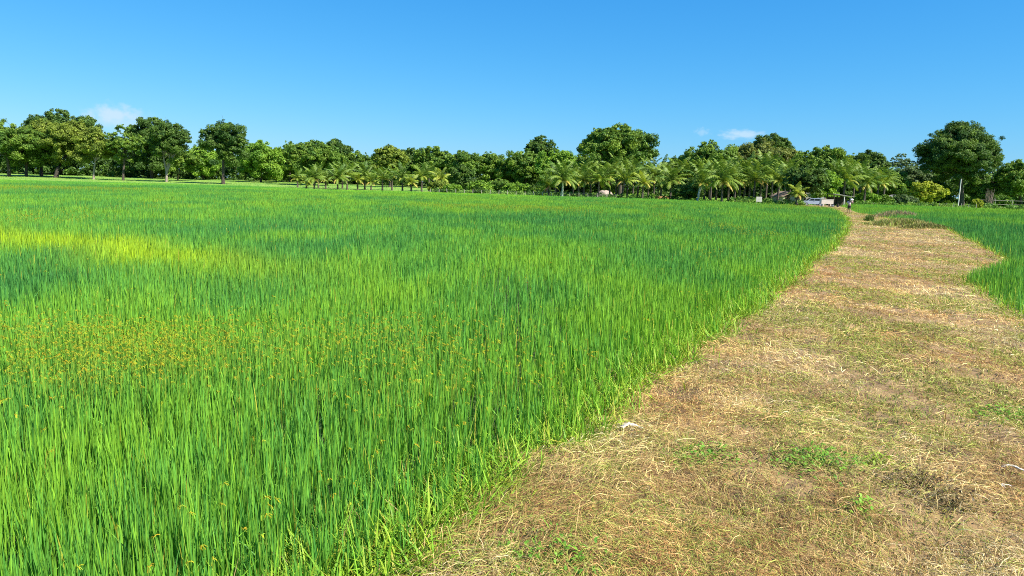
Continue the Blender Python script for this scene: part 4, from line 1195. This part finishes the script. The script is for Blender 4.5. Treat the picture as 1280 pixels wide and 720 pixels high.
def cart():
    b = at(1032.5, 259, 131); b[2] = -.07
    root = empty('box_cart', b, -.06, label='cream white box cart on short legs in full sun at the path end', cat='cart')
    link('box', bm_mesh('box', lambda bm: box(bm, -1.05, 1.05, -.5, .5, .52, 1.3), M_CREAM, bevel=.03), None, root)
    link('lid', bm_mesh('lid', lambda bm: box(bm, -1.1, 1.1, -.55, .55, 1.305, 1.37), M_CREAM, bevel=.012), None, root)
    for x in (-.62, .62):
        for y in (-.42, .42):
            link('leg', bm_mesh('leg', lambda bm: box(bm, x - .07, x + .07, y - .06, y + .06, 0, .518), M_CREAM), None, root)
    for y in (-.56, .56):
        wh = empty('wheel', (1.0, y, .26)); wh.parent = root
        link('tyre', bm_mesh('tyre', lambda bm: cyl(bm, (0, 0, 0), (0, 1, 0), .26, .1, 20), M_TYRE), None, wh)
        link('rim', bm_mesh('rim', lambda bm: cyl(bm, (0, 0, 0), (0, 1, 0), .15, .12, 14), M_RIM), None, wh)
cart()

# ------------------------------------------------------------------ people
def skin_body(name, verts, edges, radii, mat, parent, sub=2):
    me = bpy.data.meshes.new(name)
    me.from_pydata(verts, edges, [])
    o = link(name, me, mat, parent)
    sk = o.modifiers.new('Skin', 'SKIN'); sk.use_smooth_shade = True
    for i, r in enumerate(radii):
        r = r if isinstance(r, tuple) else (r, r)
        me.skin_vertices[0].data[i].radius = r
        me.skin_vertices[0].data[i].use_root = (i == 0)
    sb = o.modifiers.new('Sub', 'SUBSURF'); sb.levels = sb.render_levels = sub
    return o

def ball(name, c, r, mat, parent, scale=(1, 1, 1), lump=0.0):
    bm = bmesh.new()
    bmesh.ops.create_uvsphere(bm, u_segments=20, v_segments=14, radius=r)
    for v in bm.verts:
        k = 1 + lump * (float(fbm(v.co.x * 9 + 4, v.co.y * 9 + v.co.z * 7, 3)) - .5)
        v.co = Vector((v.co.x * scale[0] * k, v.co.y * scale[1] * k, v.co.z * scale[2] * k)) + Vector(c)
    me = bpy.data.meshes.new(name); bm.to_mesh(me); bm.free()
    for p in me.polygons: p.use_smooth = True
    me.materials.append(mat)
    return link(name, me, None, parent)

def person(loc, rot, label, pose, shirt_mat, short_mat):
    root = empty('person', loc, rot, label=label, cat='person')
    # faces +y; walking
    V_ = [(0, 0, .92), (0, .02, 1.1), (0, .02, 1.3), (0, .02, 1.42), (0, .03, 1.5), (0, .045, 1.56), (0, .05, 1.62),      # 0-6 pelvis..head
          (-.09, 0, .86), (-.1, pose['l'] * .5, .48), (-.1, pose['l'] - .06, .09), (-.105, pose['l'] + .1, .035),          # 7-10 left leg
          (.09, 0, .86), (.1, pose['r'] * .5 + .05, .48), (.1, pose['r'] - .06, .09), (.105, pose['r'] + .1, .035)]        # 11-14
    E_ = [(0, 1), (1, 2), (2, 3), (3, 4), (4, 5), (5, 6), (0, 7), (7, 8), (8, 9), (9, 10), (0, 11), (11, 12), (12, 13), (13, 14)]
    rad = [(.14, .1), (.13, .09), (.155, .1), (.1, .075), (.055, .055), (.08, .09), (.075, .09),
           .085, .06, .042, .035, .085, .06, .042, .035]
    for s, (el, ha) in ((-1, pose['al']), (1, pose['ar'])):
        i = len(V_)
        V_ += [(s * .17, .02, 1.38), el, ha, tuple(np.array(ha) * 1.0 + (np.array(ha) - np.array(el)) * .22)]
        E_ += [(3, i), (i, i + 1), (i + 1, i + 2), (i + 2, i + 3)]
        rad += [.06, .042, .032, .03]
    bd = skin_body('body', V_, E_, rad, M_SKIN, root)
    # clothes: slightly larger shells
    Vs = [(0, 0, .95), (0, .02, 1.1), (0, .02, 1.3), (0, .02, 1.41)]
    Es = [(0, 1), (1, 2), (2, 3)]
    rs = [(.165, .125), (.155, .115), (.175, .12), (.12, .09)]
    for s, (el, ha) in ((-1, pose['al']), (1, pose['ar'])):
        i = len(Vs); sh = np.array((s * .175, .02, 1.37)); e = np.array(el)
        Vs += [tuple(sh), tuple(sh + (e - sh) * .75)]; Es += [(3, i), (i, i + 1)]; rs += [.075, .065]
    skin_body('shirt', Vs, Es, rs, shirt_mat, root)
    Vh = [(0, 0, .93), (-.09, 0, .84), (-.1, pose['l'] * .42, .52), (.09, 0, .84), (.1, pose['r'] * .42 + .03, .52)]
    skin_body('shorts', Vh, [(0, 1), (1, 2), (0, 3), (3, 4)], [(.16, .12), .11, .09, .11, .09], short_mat, root)
    ball('hair', (0, .025, 1.625), .108, M_HAIR, root, (1, 1.08, .95))
    return root
pw = at(1061, 265, 86); pw[2] = float(path_z(pw[0], 86)) + .0
walker = person(pw, math.radians(-22), 'person in a pale pink shirt and dark shorts walking away along the path',
       dict(l=.2, r=-.2, al=((-.27, -.02, 1.12), (-.27, .1, .9)), ar=((.33, .12, 1.25), (.27, .14, 1.48))), M_SHIRT, M_SHORT)
sk_ = empty('sack', pw + np.array([0, 0, 0]), math.radians(-22), label='white sack carried on the walking person\'s shoulder', cat='sack')
ball('cloth', (.2, -.02, 1.56), .17, M_SACK, sk_, (1.05, 1.5, .8), .35)
link('knot', bm_mesh('knot', lambda bm: cyl(bm, (.22, .24, 1.52), (0, 1, -.1), .045, .12, 10), M_SACK, True), None, sk_)
p2 = at(1030.5, 258, 133.2); p2[2] = -.07
person(p2, math.radians(170), 'person in an orange brown shirt standing behind the cream cart',
       dict(l=.02, r=-.02, al=((-.27, .1, 1.12), (-.2, .3, 1.2)), ar=((.3, .02, 1.15), (.3, .12, .95))), M_ORANGE, M_SHORT)

# ------------------------------------------------------------------ white scraps on the path
def scrap(px, py, L_, W_, label, seed, rot):
    c = on_ground(px, py)
    c[2] = float(path_z(c[0], c[1])) + .012
    rr = np.random.default_rng(seed)
    n, m_ = 14, 6
    V_ = []
    for i in range(n):
        t = i / (n - 1)
        wv = W_ * (.25 + .75 * math.sin(PI * min(1, .25 + .7 * t)) ** .7) * (1 - .6 * t)
        for j in range(m_):
            s = j / (m_ - 1) - .5
            V_.append((L_ * (t - .5), s * wv + .02 * math.sin(t * 5), L_ * .03 + L_ * .14 * math.sin(PI * t) + .12 * L_ * abs(math.sin(t * 9 + s * 5 + seed)) * (1 - abs(s)) + rr.normal(0, .012 * L_)))
    Q_ = np.array([(i * m_ + j, i * m_ + j + 1, (i + 1) * m_ + j + 1, (i + 1) * m_ + j) for i in range(n - 1) for j in range(m_ - 1)])
    o = link('plastic_scrap', np_mesh('plastic_scrap', np.array(V_), Q_, smooth=True), M_PLASTIC, loc=c, rotz=rot, label=label, cat='litter')
    s = o.modifiers.new('Thick', 'SOLIDIFY'); s.thickness = .003
scrap(789, 541, .17, .055, 'torn white plastic scrap lying close to the rice edge', 1, .05)
scrap(1258, 606, .07, .035, 'small white shred nearest the camera on the dry grass', 2, .6)
scrap(1266, 590, .14, .02, 'thin whitish strip just beyond the small white shred', 3, -.45)
